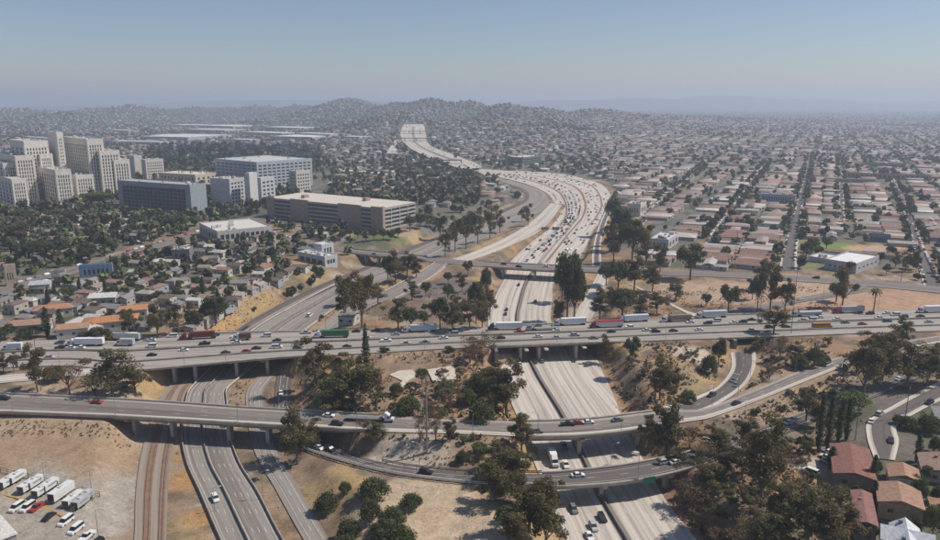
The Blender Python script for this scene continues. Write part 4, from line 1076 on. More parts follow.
# white cross-gabled house at the bottom edge
p = P(904, 554, 10)
e = empty('house', (p.x, p.y, 10), R(65)); tag(e, 'white roofed house with crossing gables at the bottom edge', 'house', 'houses at the lower right'); mark(904, 535, 'white cross gabled house'); FOOT.append((p.x, p.y, 11))
for (L, W, rz) in ((12, 7, 0), (7, 12, 0)):
    w = link('wall', WM, e); w.scale = (L * .98, W * .98, 5); setcol(w, (.5, .5, .5))
for (L, W, rz, z) in ((12, 7, 0, 5), (12, 7, math.pi / 2, 5.02)):
    r = link('roof', RM['gable'], e); r.scale = (L, W, 2.6); r.rotation_euler = (0, 0, rz); r.location = (0, 0, z); setcol(r, (.56, .57, .58))
for a in (-2.6, 2.6):
    q = link('skylight', WINM, e); q.scale = (1.4, 1.0, .5); q.location = (a * 1.7, 1.2, 6.6)
# orange tiled apartments and other notable roofs at the left
for (px, py, L, W, rz, c, t, lm) in [(112, 328, 26, 13, .35, (.46, .2, .095), 'large orange tiled apartment block near the trucks', 'orange tiled apartment block'), (135, 317, 14, 10, .35, (.46, .21, .1), 'orange tiled wing behind the apartment block', None),
        (55, 316, 20, 10, .4, (.40, .2, .115), 'orange tiled house left of the apartment block', None), (28, 332, 22, 11, .3, (.34, .21, .14), 'brown tiled long house near the left edge', 'brown tiled long house'), (75, 336, 15, 10, .3, (.38, .22, .14), 'terracotta house just behind the parked trucks', None),
        (105, 304, 15, 11, .2, (.55, .53, .5), 'white boxy house with pale roof', 'white boxy house'), (42, 291, 12, 10, .3, (.4, .42, .45), 'pale blue house near the avenue', None)]:
    q = PT(px, py); e = house(q.x, q.y, q.z, rz, L, W, 5.5, 1.8, c, random.choice(WALLS[:3]), 'hip' if L > 18 else 'gable', True)
    tag(e, t, 'house', 'houses left of the freeways'); mark(px, py, lm) if lm else None; FOOT.append((q.x, q.y, L * .5))

# ------------------------------------------------------------------ trees
def leaf_cloud(clumps, leaf, seed, flat=0.0, density=1.0):
    """small leaf faces spread through clumps (x, y, z, rx, ry, rz, n)"""
    g = np.random.default_rng(seed)
    C, Tn, N_, S_ = [], [], [], []
    for (x, y, z, rx, ry, rz, n_) in clumps:
        n_ = int(n_ * density)
        d = g.normal(size=(n_, 3)); d /= np.linalg.norm(d, axis=1)[:, None]
        r = g.random(n_) ** 0.45
        q = d * r[:, None]
        C.append(q * (rx, ry, rz) + (x, y, z))
        nn = d * 0.8 + g.normal(size=(n_, 3)) * 0.7 + np.array([0, 0, 0.35]); N_.append(nn)
        Tn.append(np.clip(g.normal(g.uniform(.25, .75), .18, n_), 0, 1)); S_.append(leaf * g.uniform(.6, 1.35, n_))
    C = np.concatenate(C); N_ = np.concatenate(N_); Tn = np.concatenate(Tn); S_ = np.concatenate(S_)
    N_ /= np.linalg.norm(N_, axis=1)[:, None]
    a = np.cross(N_, g.normal(size=N_.shape)); a /= np.linalg.norm(a, axis=1)[:, None]
    b_ = np.cross(N_, a)
    a *= S_[:, None]; b_ *= (S_ * g.uniform(.5, 1, len(S_)))[:, None]
    V = np.stack([C - a, C + b_ * .8, C + a, C - b_ * .8], 1).reshape(-1, 3)
    F = np.arange(len(V)).reshape(-1, 4)
    return V, F, np.repeat(Tn, 4)
def trunk_mesh(segs):
    m_ = MB()
    for a, b_, r0, r1 in segs: m_.bar(a, b_, r0, r1, 6)
    return m_.mesh('trunk', 'bark')
PROTO = {}
def proto(kind, k, H, W, trunk, cloud, mat):
    V, F, Tn = cloud
    PROTO.setdefault(kind, []).append((H, W, trunk, np_mesh('crown_' + kind, V, F, mat, Tn, 'tone')))
def make_protos():
    rr = random.Random(5)
    for kind, mat, dens, leaf in (('gum', 'leaf_gum', 1.9, .34), ('dry_gum', 'leaf_dry', .8, .28)):
        for k in range(4):
            H, W = 20.0, 13.0; cl = []; sg = [((0, 0, -1.5), (.3, .1, 6), .42, .32)]
            top = (.3, .1, 6)
            for j in range(7):
                an = j * 2.4 + rr.random(); rad = rr.uniform(1.2, 5.0); z = rr.uniform(8, 17.5)
                e_ = (math.cos(an) * rad, math.sin(an) * rad, z); sg.append((top if j % 2 else (0.2, 0, 4.2), e_, .2, .07))
                for i in range(3):
                    s_ = rr.uniform(1.1, 2.2)
                    cl.append((e_[0] + rr.gauss(0, 1.3), e_[1] + rr.gauss(0, 1.3), e_[2] + rr.gauss(.3, 1.2), s_ * 1.2, s_ * 1.2, s_ * .95, 95))
            for j in range(5): cl.append((rr.gauss(0, 1.2), rr.gauss(0, 1.2), rr.uniform(10, 19), 1.7, 1.7, 1.5, 95))
            for j in range(4): cl.append((rr.gauss(0, 2), rr.gauss(0, 2), rr.uniform(5, 9), 1.5, 1.5, 1.3, 70))
            cl = [q for q in cl if rr.random() > .14]
            proto(kind, k, H, W, trunk_mesh(sg), leaf_cloud(cl, leaf, 100 + k, 0, dens), mat)
    for kind, mat in (('round', 'leaf_round'), ('light', 'leaf_light'), ('dark', 'leaf_dark')):
        for k in range(3):
            H, W = 10.0, 10.0; cl = []; sg = [((0, 0, -1.5), (0, 0, 3.2), .32, .25)]
            for j in range(20):
                an = j * 2.4; el = rr.uniform(-.1, 1.0); rad = rr.uniform(2.2, 3.6)
                c = (math.cos(an) * rad * math.cos(el), math.sin(an) * rad * math.cos(el), 5.2 + math.sin(el) * 3.2)
                s_ = rr.uniform(.9, 1.7); cl.append(c + (s_, s_, s_ * .85, 85))
                if j < 6: sg.append(((0, 0, 2.8), c, .14, .05))
            cl.append((0, 0, 5.4, 2.8, 2.8, 2.4, 200))
            proto(kind, k, H, W, trunk_mesh(sg), leaf_cloud(cl, .28, 200 + k, 0, 1.9), mat)
    for k in range(3):
        cl = []
        for j in range(22):
            an = j * 2.4; rad = 3.1 * math.sqrt((j + .5) / 22); s_ = rr.uniform(1.0, 1.6)
            cl.append((math.cos(an) * rad, math.sin(an) * rad, 1.0 + 3.9 * (1 - (rad / 3.9) ** 2) * rr.uniform(.5, 1), s_, s_, s_ * .9, 130))
        proto('bush', k, 6.0, 8.6, trunk_mesh([((0, 0, -1), (math.cos(q) * 1.5, math.sin(q) * 1.5, 2.6), .12, .05) for q in (0, 2, 4)]), leaf_cloud(cl, .25, 350 + k, 0, 1.2), 'leaf_round')
    for kind, mat, dn in (('shrub', 'leaf_round', 1.0), ('dry', 'leaf_dry', .6)):
        for k in range(3):
            H, W = 3.4, 5.0; cl = []; sg = []
            for j in range(9):
                an = j * 2.4; rad = rr.uniform(.3, 1.7); c = (math.cos(an) * rad, math.sin(an) * rad, rr.uniform(.9, 2.4)); s_ = rr.uniform(.55, 1.0)
                cl.append(c + (s_, s_, s_ * .85, 60)); sg.append(((0, 0, -.5), c, .07, .03))
            proto(kind, k, H, W, trunk_mesh(sg), leaf_cloud(cl, .2, 300 + k, 0, dn * 1.8), mat)
    for k in range(2):
        cl = [(rr.gauss(0, .12), rr.gauss(0, .12), 1.0 + j * .8, 1.25 * math.sin(math.pi * min(.92, (j + 2.2) / 18.5)) + .15, 1.25 * math.sin(math.pi * min(.92, (j + 2.2) / 18.5)) + .15, .8, 85) for j in range(16)]
        proto('cypress', k, 14.0, 2.8, trunk_mesh([((0, 0, -1), (0, 0, 12), .2, .05)]), leaf_cloud(cl, .3, 400 + k), 'leaf_dark')
        cl = []
        for j in range(13):
            z = 2.5 + j * 1.2; rad = 3.4 * (1 - (j / 14) ** 1.1)
            for i in range(4 if j < 10 else 2):
                an = i * 1.57 + j * .7; cl.append((math.cos(an) * rad * .55, math.sin(an) * rad * .55, z, rad * .55 + .25, rad * .55 + .25, .75, 42))
        proto('conifer', k, 18.0, 7.5, trunk_mesh([((0, 0, -1), (0, 0, 17), .3, .05)]), leaf_cloud(cl, .42, 500 + k), 'leaf_dark')
        V, F, Tn = [], [], []
        for j in range(26):
            an = j * 2.4; el = rr.uniform(-.5, 1.1); d = np.array([math.cos(an), math.sin(an), 0]); s_ = np.array([-d[1], d[0], 0])
            pz, pr = 12.2, .1; last = None
            for i in range(6):
                t = i / 5; pr = 2.9 * t * math.cos(el * (1 - .5 * t)); zz = 12.2 + 2.4 * math.sin(el) * t - 2.3 * t * t
                wd = .42 * math.sin(math.pi * (.15 + .8 * t)); c = d * pr + np.array([0, 0, zz]); pair = (c - s_ * wd - (0, 0, .18), c + s_ * wd - (0, 0, .18), c)
                if last is not None:
                    for q in (0, 1):
                        b_ = len(V); V += [last[2], last[q], pair[q], pair[2]]; F.append((b_, b_ + 1, b_ + 2, b_ + 3)); Tn += [rr.random()] * 4
                last = pair
        proto('palm', k, 13.5, 5.6, trunk_mesh([((0, 0, -1), (.2, 0, 6), .3, .24), ((.2, 0, 6), (0, 0, 12.4), .24, .2)]), (np.array(V), np.array(F), np.array(Tn)), 'leaf_round')
make_protos()
TN = {'gum': ('eucalyptus_tree', 'olive brown eucalyptus', 'tree'), 'dry_gum': ('eucalyptus_tree', 'sparse brown half bare tree', 'tree'), 'round': ('leafy_tree', 'round green tree', 'tree'), 'light': ('leafy_tree', 'light green tree', 'tree'),
      'dark': ('leafy_tree', 'dark green tree', 'tree'), 'shrub': ('shrub', 'green shrub', 'shrub'), 'bush': ('bush', 'rounded green bush', 'shrub'), 'dry': ('shrub', 'dry brown shrub', 'shrub'), 'cypress': ('cypress_tree', 'slim dark cypress', 'tree'), 'conifer': ('conifer_tree', 'dark pointed conifer', 'tree'), 'palm': ('palm_tree', 'palm tree', 'tree')}
NT = {'tree': 0, 'shrub': 0}
def plant(kind, x, y, z, h, w, group):
    H, W, tm, cm = random.choice(PROTO[kind])
    nm, desc, cat = TN[kind]
    e = empty(nm, (x, y, z), random.uniform(0, 6.28))
    sc = (w / W, w / W, h / H)
    t = link('trunk', tm, e); t.scale = sc
    c = link('crown' if cat == 'tree' else 'foliage', cm, e); c.scale = sc
    later(e, desc, cat, group); NT[cat] += 1
    return e
SPOTS = [
 (38,392,342,30,'gum'),(14,372,350,14,'gum'),(70,394,362,34,'dry_gum'),(112,396,346,54,'gum'),(136,394,364,34,'gum'),(96,396,372,30,'dry_gum'),(55,380,362,26,'round'),(4,372,352,16,'gum'),
 (316,384,337,44,'gum'),(337,378,352,30,'gum'),(366,360,322,11,'conifer'),(352,408,358,60,'gum'),(376,410,368,40,'dry_gum'),(332,394,370,26,'round'),(340,412,385,44,'gum'),
 (408,412,392,30,'round'),(422,384,366,17,'light'),(444,396,378,25,'round'),(448,410,388,30,'dry_gum'),(467,404,384,24,'dark'),(480,392,368,28,'round'),(482,364,332,46,'dry_gum'),(470,362,342,30,'dry_gum'),
 (506,416,358,50,'gum'),(492,396,362,34,'gum'),(521,454,410,34,'gum'),(482,420,397,30,'round'),(496,410,378,40,'gum'),(430,418,400,22,'dry_gum'),(396,394,380,16,'round'),(385,352,345,14,'shrub'),(450,352,344,16,'shrub'),
 (298,464,402,42,'gum'),(312,447,418,24,'gum'),(367,440,416,26,'dry_gum'),(375,440,420,24,'gum'),(420,442,415,20,'dry_gum'),(436,440,410,22,'dry_gum'),(450,442,416,20,'gum'),
 (464,444,434,12,'light'),(481,456,440,26,'light'),(462,462,447,16,'round'),(500,472,440,42,'gum'),(513,484,448,46,'gum'),(495,502,462,46,'gum'),(530,532,472,58,'gum'),(546,552,484,50,'gum'),(506,532,504,32,'light'),(516,548,510,40,'gum'),(487,482,455,32,'gum'),(543,512,470,36,'gum'),(520,505,462,40,'gum'),
 (327,512,487,28,'dark'),(345,492,478,15,'round'),(374,498,472,36,'round'),(370,520,494,26,'dark'),(349,537,514,26,'dark'),(412,508,489,26,'dark'),(392,526,502,32,'dark'),(385,549,516,42,'dark'),(345,552,530,28,'dark'),(402,550,520,36,'dark'),
 (604,364,334,20,'gum'),(632,364,332,22,'round'),(660,400,356,36,'gum'),(676,388,364,22,'gum'),(718,367,334,20,'dark'),(709,374,350,18,'round'),(688,402,388,20,'round'),(648,376,360,18,'dry_gum'),
 (665,464,398,46,'gum'),(648,442,412,22,'gum'),(690,448,424,32,'dry_gum'),(715,454,425,38,'gum'),(700,462,440,36,'dry_gum'),(675,470,448,30,'gum'),
 (706,486,458,38,'gum'),(726,474,444,32,'gum'),(690,510,480,40,'dry_gum'),(760,508,412,56,'gum'),(745,452,415,34,'gum'),(742,476,432,34,'gum'),(775,470,430,36,'gum'),
 (782,524,480,44,'gum'),(806,545,482,58,'gum'),(832,552,492,56,'gum'),(770,552,505,46,'gum'),(852,538,502,36,'gum'),(745,548,516,40,'dry_gum'),(790,502,466,40,'dry_gum'),(818,512,478,40,'gum'),(720,545,522,36,'dry_gum'),(700,530,508,36,'dry_gum'),
 (818,452,392,9,'cypress'),(827,450,394,9,'cypress'),(838,444,396,9,'cypress'),(846,440,396,9,'cypress'),(831,470,444,11,'cypress'),(872,486,452,9,'cypress'),(873,505,478,8,'cypress'),(917,462,432,9,'cypress'),
 (806,422,384,32,'gum'),(816,428,398,26,'gum'),(852,412,388,40,'light'),(803,454,432,22,'light'),(842,424,404,28,'light'),(928,432,410,26,'dark'),(908,428,412,20,'round'),(898,424,412,14,'round'),(935,452,430,14,'dark'),(918,500,470,20,'round'),(932,538,500,24,'light'),(940,520,498,20,'round'),
 (862,398,335,42,'gum'),(880,388,330,42,'gum'),(906,388,338,46,'gum'),(926,386,345,38,'gum'),(947,382,340,40,'gum'),(890,362,325,36,'gum'),(902,347,316,24,'gum'),(870,358,332,32,'gum'),(856,372,345,26,'gum'),
 (780,356,334,26,'dry_gum'),(793,364,340,24,'gum'),(813,366,343,22,'dark'),(800,368,352,22,'round'),(769,380,362,16,'dry_gum'),(757,352,335,16,'gum'),(823,364,351,16,'dark'),(828,346,335,12,'gum'),
 (690,280,239,38,'gum'),(728,312,281,26,'gum'),(757,312,268,18,'gum'),(770,310,262,28,'gum'),(784,314,276,22,'gum'),(752,300,276,18,'gum'),(842,308,262,28,'gum'),(873,313,287,13,'palm'),(773,334,305,32,'gum'),(836,302,280,24,'gum'),(762,290,258,22,'gum'),(706,306,292,14,'round'),
 (612,232,194,20,'gum'),(620,250,203,28,'gum'),(632,263,214,32,'gum'),(646,267,226,28,'gum'),(613,264,224,22,'gum'),(606,286,262,22,'gum'),(618,292,256,28,'gum'),(634,290,256,28,'gum'),(652,292,264,26,'gum'),(626,240,212,24,'gum'),(608,246,220,16,'gum'),(660,272,244,20,'gum'),
 (600,320,288,28,'gum'),(622,320,284,34,'gum'),(640,318,290,28,'gum'),(657,314,290,22,'gum'),(610,304,286,22,'gum'),(676,300,280,24,'gum'),
 (567,322,245,36,'gum'),(574,326,262,30,'gum'),(558,326,298,18,'gum'),(562,300,262,22,'gum'),
 (476,324,274,24,'gum'),(486,302,264,16,'gum'),(470,330,296,26,'gum'),(452,332,300,24,'gum'),(440,330,291,24,'gum'),(490,320,286,18,'gum'),(482,328,300,22,'gum'),
 (345,324,272,30,'gum'),(362,328,268,36,'gum'),(352,306,274,22,'gum'),(378,304,282,20,'gum'),(398,330,296,26,'gum'),(411,330,304,22,'round'),(424,326,310,14,'round'),(396,284,248,24,'gum'),(407,277,250,22,'gum'),(388,282,252,16,'gum'),(416,278,258,18,'gum'),(368,300,280,20,'dry_gum'),
 (445,257,228,15,'gum'),(455,252,214,20,'gum'),(466,249,212,20,'gum'),(478,244,208,18,'gum'),(490,239,206,18,'gum'),(500,233,208,15,'gum'),(440,240,212,16,'gum'),(528,226,204,13,'gum'),(522,222,206,10,'gum'),(472,232,214,14,'gum'),
 (412,300,280,18,'gum'),(426,296,280,14,'round'),(448,300,282,16,'gum'),(462,292,272,16,'gum'),(432,316,300,14,'round'),(455,314,294,16,'gum'),(448,284,270,12,'round'),(468,276,258,14,'gum'),(425,312,302,10,'round'),
 (358,240,226,12,'dark'),(366,242,228,12,'gum'),(374,241,226,13,'dark'),(383,240,227,12,'round'),(391,241,228,12,'dark'),(398,238,226,10,'gum'),(410,231,214,16,'gum'),(420,229,212,16,'dark'),(430,228,212,16,'gum'),(438,232,216,12,'dark'),(350,238,226,10,'round'),(342,240,230,10,'dark'),
 (398,153,141,8,'gum'),(405,156,145,8,'dark'),(414,160,150,9,'gum'),(424,164,154,8,'dark'),(436,168,158,9,'gum'),(446,171,161,9,'dark'),(430,140,133,6,'gum'),(434,148,140,7,'dark'),(456,160,152,8,'gum'),(393,140,132,6,'dark'),(429,128,122,5,'gum'),(398,128,121,5,'dark'),
 (30,338,326,30,'dark'),(5,340,322,28,'dark'),(100,342,324,28,'dark'),(85,342,330,20,'round'),(62,336,308,9,'cypress'),(48,336,306,9,'cypress'),(112,272,255,8,'conifer'),(130,338,306,24,'gum'),(158,338,300,26,'gum'),(175,335,300,22,'gum'),(215,325,292,34,'dark'),(195,330,306,24,'dark'),(230,300,284,14,'round'),(203,296,276,6,'cypress'),
 (20,245,222,30,'gum'),(45,262,238,26,'dark'),(60,256,238,20,'dark'),(90,262,240,22,'dark'),(30,258,240,24,'dark'),(100,204,190,26,'light'),(88,205,192,20,'light'),(112,203,192,18,'round'),(180,228,213,22,'light'),(165,227,213,20,'round'),(195,226,214,16,'light'),(140,226,212,20,'round'),(20,222,208,24,'round'),(50,226,210,20,'gum'),(70,224,208,18,'round'),
 (878,502,486,12,'round'),(915,487,470,12,'round'),(926,482,462,14,'light'),(877,472,456,10,'dark'),(914,532,512,16,'round'),(880,542,522,14,'light'),(937,502,480,16,'round'),(842,502,482,20,'light'),(856,498,480,14,'gum'),
 (826,250,235,16,'light'),(812,252,236,18,'gum'),(806,258,240,16,'dark'),(895,268,250,12,'gum'),(905,272,252,12,'gum'),(916,272,246,10,'gum'),(880,264,250,10,'dark'),(886,275,262,10,'dark'),
]
def region(px, py):
    if py > 436: return 'trees and scrub nearest the camera'
    if py > 345: return 'trees between the truck freeway and the connector'
    if py > 230: return 'trees around the far overpass'
    return 'trees of the town'
for (px, by, ty, w, kind) in SPOTS:
    if kind == 'gum' and by < 335 and random.random() < .25: kind = random.choice(('round', 'dark'))
    if kind in ('dark', 'round') and by > 345 and by - ty < 32: kind = 'bush'; by += 1
    p = PT(px, by); sc = FOC / depth_of(*p)
    plant(kind, p.x, p.y, p.z - 0.3, (by - ty) / sc / 0.95, max(1.5, w / sc), region(px, by))
# town trees: along streets and between houses
hx = np.array([c[0] for c in cand]); hy = np.array([c[1] for c in cand])
tc_ = []
for key, gap_, kinds in (('street_a', 9, ('gum', 'round', 'light')), ('street_b', 13, ('gum', 'dark', 'round')), ('street_c', 10, ('gum', 'dark')), ('street_d', 9, ('gum', 'dark', 'round')), ('street_e', 16, ('round', 'dark'))):
    r = ROADS[key]; s = 8.0
    while s < r.len - 5:
        for a, o_ in ((0, -2.2), (1, 2.2)):
            if random.random() < .72:
                p, _ = r.at(s + random.uniform(-3, 3), a, o_ * random.uniform(.7, 1.8)); tc_.append((p.x, p.y, random.uniform(5, 10), random.choice(kinds)))
        s += gap_
def tscatter(n_, y0, y1, pxr, kinds, hr, test=None, dens_s=140):
    k = 0
    while k < n_:
        y = math.sqrt(random.uniform(y0 * y0, y1 * y1)); px = random.uniform(*pxr); x = (px - 470) / FOC * depth_of(0, y, 8)
        py = project(x, y, 8)[1]
        k += 1
        if test and not test(px, py): continue
        if random.random() > .35 + 1.1 * float(vnoise(x / dens_s + 9, y / dens_s)): continue
        tc_.append((x, y, random.uniform(*hr), random.choice(kinds)))
TK = ('round', 'round', 'dark', 'gum', 'light', 'round', 'conifer')
tscatter(520, 540, 1300, (628, 965), TK, (4, 9), lambda px, py: py < 268)
tscatter(1050, 400, 800, (-20, 350), TK, (4, 9), lambda px, py: py > 300 - px * .29 and py < 336 and px < 360)
tscatter(2900, 470, 1250, (-20, 300), TK + ('palm',), (5, 11), lambda px, py: py < 290 - px * .29)
tscatter(420, 760, 1500, (300, 620), TK, (5, 11))
tx = np.array([t[0] for t in tc_]); ty_ = np.array([t[1] for t in tc_])
ok = hclear(tx, ty_, 2.0)
nh = np.where(hy < 1700)[0]
for c in range(0, len(tx), 400):
    q = slice(c, c + 400); ok[q] &= np.hypot(tx[q, None] - hx[None, nh], ty_[q, None] - hy[None, nh]).min(1) > 4.2
tc_ = [t for t, k in zip(tc_, ok) if k]
tz = height([t[0] for t in tc_], [t[1] for t in tc_])
order = sorted(range(len(tc_)), key=lambda k: tc_[k][1])
left_over = []
room = 300 - NT['tree']
for k in order:
    x, y, h, kind = tc_[k]
    if room > 0 and seen(x, y, 9, 0):
        plant(kind, x, y, float(tz[k]) - .2, h * (1.4 if kind in ('gum', 'conifer', 'palm') else 1), h * (.55 if kind in ('conifer', 'palm') else .95), 'town trees left of the freeways' if x < 0 else 'town trees among the right hand house rows'); room -= 1
    else: left_over.append((x, y, float(tz[k]), h, kind))
# scattered shrubs on the bare slopes, one by one while they show, then low scrub as one cover
sh = []
for k in range(420):      # reddish brush right of the concrete freeway
    px, py = random.uniform(662, 815), random.uniform(452, 556)
    p = P(px, py, 7.0); sh.append((p.x, p.y, random.choice(('shrub', 'dry', 'dry')), random.uniform(1.4, 3.2)))
nbr = len(sh)
for k in range(3600):
    px, py = (random.uniform(300, 520), random.uniform(345, 470)) if random.random() < .5 else (random.uniform(560, 900), random.uniform(342, 440))
    p = P(px, py, 6.0); sh.append((p.x, p.y, random.choice(('shrub', 'shrub', 'dry', 'dry')), random.uniform(1.2, 3.4)))
sx = np.array([s[0] for s in sh]); sy = np.array([s[1] for s in sh])
gsh = road_gap(sx, sy); dn = fbm(sx / 26 + 60, sy / 26, 3)
okk = (gsh > 2.2) & ((dn > .45) | (np.arange(len(sh)) < nbr)) & ~((sx < -95) & (sy < 262)) & ~(np.hypot(sx + 12, sy - 208) < 26) & ~((sx - .32 * (sy - 200) > 114) & (sy < 290)) & (hclear(sx, sy, 1.0))
kept = [(i, s) for i, (s, q) in enumerate(zip(sh, okk)) if q]
br = [s for i, s in kept if i < nbr]; ot = [s for i, s in kept if i >= nbr]
sh = br[:95] + ot[:175] + br[95:] + ot[175:]
szz = height([s[0] for s in sh], [s[1] for s in sh])
for i, (x, y, kind, h) in enumerate(sh[:270]): plant(kind, x, y, float(szz[i]) - .15, h, h * random.uniform(1.4, 2.2), 'shrubs on the dry slopes')
# ---- everything leafy that is too far or too small to count
def tree_mass(name, items, faces, label, cat='trees', leaf_f=.2):
    V, F, Cc = [], [], []; base = 0
    g = np.random.default_rng(3)
    cols = {'gum': (.095, .082, .045), 'dark': (.05, .06, .03), 'round': (.095, .105, .045), 'light': (.11, .135, .045), 'conifer': (.035, .045, .028), 'palm': (.06, .075, .03), 'dry': (.30, .21, .12), 'cypress': (.035, .045, .028), 'shrub': (.13, .12, .06), 'dry_gum': (.25, .17, .09)}
    for (x, y, z, h, kind) in items:
        hh = h * (1.35 if kind in ('gum', 'conifer', 'palm') else 1); w = h * (.28 if kind in ('conifer', 'palm') else .46)
        n_ = faces
        d = g.normal(size=(n_, 3)); d /= np.linalg.norm(d, axis=1)[:, None]; d *= g.random(n_)[:, None] ** .4
        c = d * (w, w, hh * .42) + (x, y, z + hh * .56)
        s_ = h * leaf_f * g.uniform(.6, 1.3, n_)[:, None]
        nn = d + g.normal(size=(n_, 3)) * .5; nn /= np.linalg.norm(nn, axis=1)[:, None]
        a = np.cross(nn, g.normal(size=(n_, 3))); a /= np.linalg.norm(a, axis=1)[:, None]; b_ = np.cross(nn, a)
        v = np.stack([c - a * s_, c + b_ * s_, c + a * s_, c - b_ * s_], 1).reshape(-1, 3)
        V.append(v); F.append(np.arange(4 * n_).reshape(-1, 4) + base); base += 4 * n_
        cc = np.array(cols.get(kind, cols['round'])) * g.uniform(.7, 1.35); Cc.append(np.repeat(np.column_stack([cc[None, :] * g.uniform(.65, 1.4, (n_, 1)), np.ones(n_)]), 4, 0))
    o = link(name, np_mesh(name, np.concatenate(V), np.concatenate(F), 'town', np.concatenate(Cc)))
    return tag(o, label, cat, kind='stuff')
tree_mass('town_trees', left_over, 60, 'smaller trees among the houses, beyond counting')
farl = []
def fscatter(n_, y0, y1, pxr, hr, kinds=('round', 'dark', 'dark', 'gum'), test=None, ds=200):
    for k in range(n_):
        y = y0 * (y1 / y0) ** random.random(); px = random.uniform(*pxr); x = (px - 470) / FOC * depth_of(0, y, 8)
        if test and not test(px, y): continue
        if px > 600 and random.random() < .12: continue
        if random.random() > 2.2 * float(fbm(x / ds + 5, y / ds + 1, 3)) ** 2: continue
        farl.append((x, y, random.uniform(*hr), random.choice(kinds)))
fscatter(7500, 1250, 2600, (-20, 960), (4.5, 9.5))
fscatter(15000, 2400, 5200, (-20, 960), (5, 9.5))
fscatter(6000, 5000, 9500, (-20, 960), (7, 13))
fscatter(700, 1400, 1950, (150, 318), (11, 18), ('dark', 'conifer', 'dark'), None, 60)
fscatter(300, 1100, 1500, (395, 480), (8, 13), ('dark', 'gum', 'round'))
fscatter(900, 880, 1250, (330, 480), (6, 11), ('dark', 'gum', 'round'))
X_ = np.array([t[0] for t in farl]); Y_ = np.array([t[1] for t in farl])
okf = np.ones(len(farl), bool); nr = Y_ < 3600
okf[nr] = hclear(X_[nr], Y_[nr], 2.0)
Zf = np.where(Y_ < 1900, height(X_, Y_), natural(X_, Y_))
allf = [(t[0], t[1], float(z), t[2], t[3]) for t, z, q in zip(farl, Zf, okf) if q]
tree_mass('distant_trees', allf, 13, 'far dark trees merging over the plain and the hills', 'trees', .34)
low = []
for i in range(270, len(sh)): low.append((sh[i][0], sh[i][1], float(szz[i]) - .2, sh[i][3] * .7, sh[i][2]))
sx = RNG.uniform(-190, 235, 42000); sy = RNG.uniform(180, 480, 42000)
q = (road_gap(sx, sy) > 1.5) & (fbm(sx / 24 + 60, sy / 24, 3) + .5 * (fbm(sx / 7 + 6, sy / 7, 2) - .5) > .53) & ~((sx < -95) & (sy < 255)) & ~(np.hypot(sx + 14, sy - 206) < 24) & ~((sx > 135) & (sy < 262)) & ~((sx < -165) & (sy > 330))
sx, sy = sx[q], sy[q]; sz_ = height(sx, sy)
for x, y, z in zip(sx, sy, sz_): low.append((x, y, float(z) - .1, random.uniform(.25, 1.0), random.choice(('dry', 'dry', 'shrub', 'dry', 'gum', 'dry_gum'))))
tree_mass('scrub', low, 10, 'low dry scrub and weeds dotting the slopes', 'scrub', .3)

# ------------------------------------------------------------------ vehicles
def loft_car(L, W, prof, gl, ww=0.04):
    """prof: side outline of the painted body (x, z); gl: outline of the glasshouse (x, z), both front at +x"""
    b = MB(); n_ = len(prof); top = max(z for _, z in prof)
    def ring(k, y):
        x, z = prof[k]; t = 0.05 if z > top * .9 else (0.02 if z < .3 else 0)
        return (x, y * (1 - t), z)
    lo = [ring(k, -W / 2) for k in range(n_)]; hi = [ring(k, W / 2) for k in range(n_)]
    b.hexa(lo, hi)
    g = MB(); zt = max(z for _, z in gl); zb = min(z for _, z in gl)
    def gr(s_): return [(x, s_ * W / 2 * (0.95 - 0.2 * (z - zb) / (zt - zb)), z) for x, z in gl]
    g.hexa(gr(-1), gr(1))
    rp = [x for x, z in gl if z == zt]; r = MB()
    r.box(min(rp) - .02, max(rp) + .02, -W / 2 * .76, W / 2 * .76, zt - .01, zt + .05)
    return b, g, r
def wheel_mb(rad=.33, w=.22):
    m_ = MB(); m_.bar((0, -w / 2, 0), (0, w / 2, 0), rad, rad, 12); return m_
CARS = {}
def car_proto(kind, L, W, prof, gl, wb):
    b, g, r = loft_car(L, W, prof, gl)
    whole = MB()
    for src, mi in ((b, 0), (g, 1), (r, 0)):
        i = len(whole.v); whole.v += src.v; whole.f += [tuple(q + i for q in f) for f in src.f]; whole.m += [mi] * len(src.f)
    wh = wheel_mb()
    for sx_ in (-1, 1):
        for sy_ in (-1, 1):
            i = len(whole.v); whole.v += [(v[0] + sx_ * wb / 2, v[1] + sy_ * (W / 2 - .1), v[2] + .33) for v in wh.v]; whole.f += [tuple(q + i for q in f) for f in wh.f]; whole.m += [2] * len(wh.f)
    CARS[kind] = dict(L=L, W=W, wb=wb, body=b.mesh('car_body', 'paint'), glass=g.mesh('car_glass', 'glass_car'), roof=r.mesh('car_roof', 'paint'), whole=whole.mesh('small_car', ['paint', 'glass_car', 'tyre']))
car_proto('sedan', 4.7, 1.82, [(-2.35, .3), (-2.3, .85), (-1.6, .95), (1.0, .95), (2.15, .75), (2.35, .5), (2.3, .25), (-2.2, .25)], [(-1.75, .93), (-1.0, 1.42), (.3, 1.42), (1.15, .93)], 2.75)
car_proto('suv', 4.8, 1.95, [(-2.4, .35), (-2.38, 1.05), (1.05, 1.08), (2.2, .95), (2.4, .6), (2.35, .3), (-2.3, .3)], [(-2.3, 1.05), (-2.05, 1.72), (.35, 1.72), (1.15, 1.06)], 2.85)
car_proto('van', 5.3, 2.0, [(-2.65, .35), (-2.65, 1.15), (1.6, 1.2), (2.45, 1.0), (2.65, .6), (2.6, .3), (-2.6, .3)], [(-2.6, 1.13), (-2.5, 2.02), (.9, 2.02), (1.75, 1.17)], 3.1)
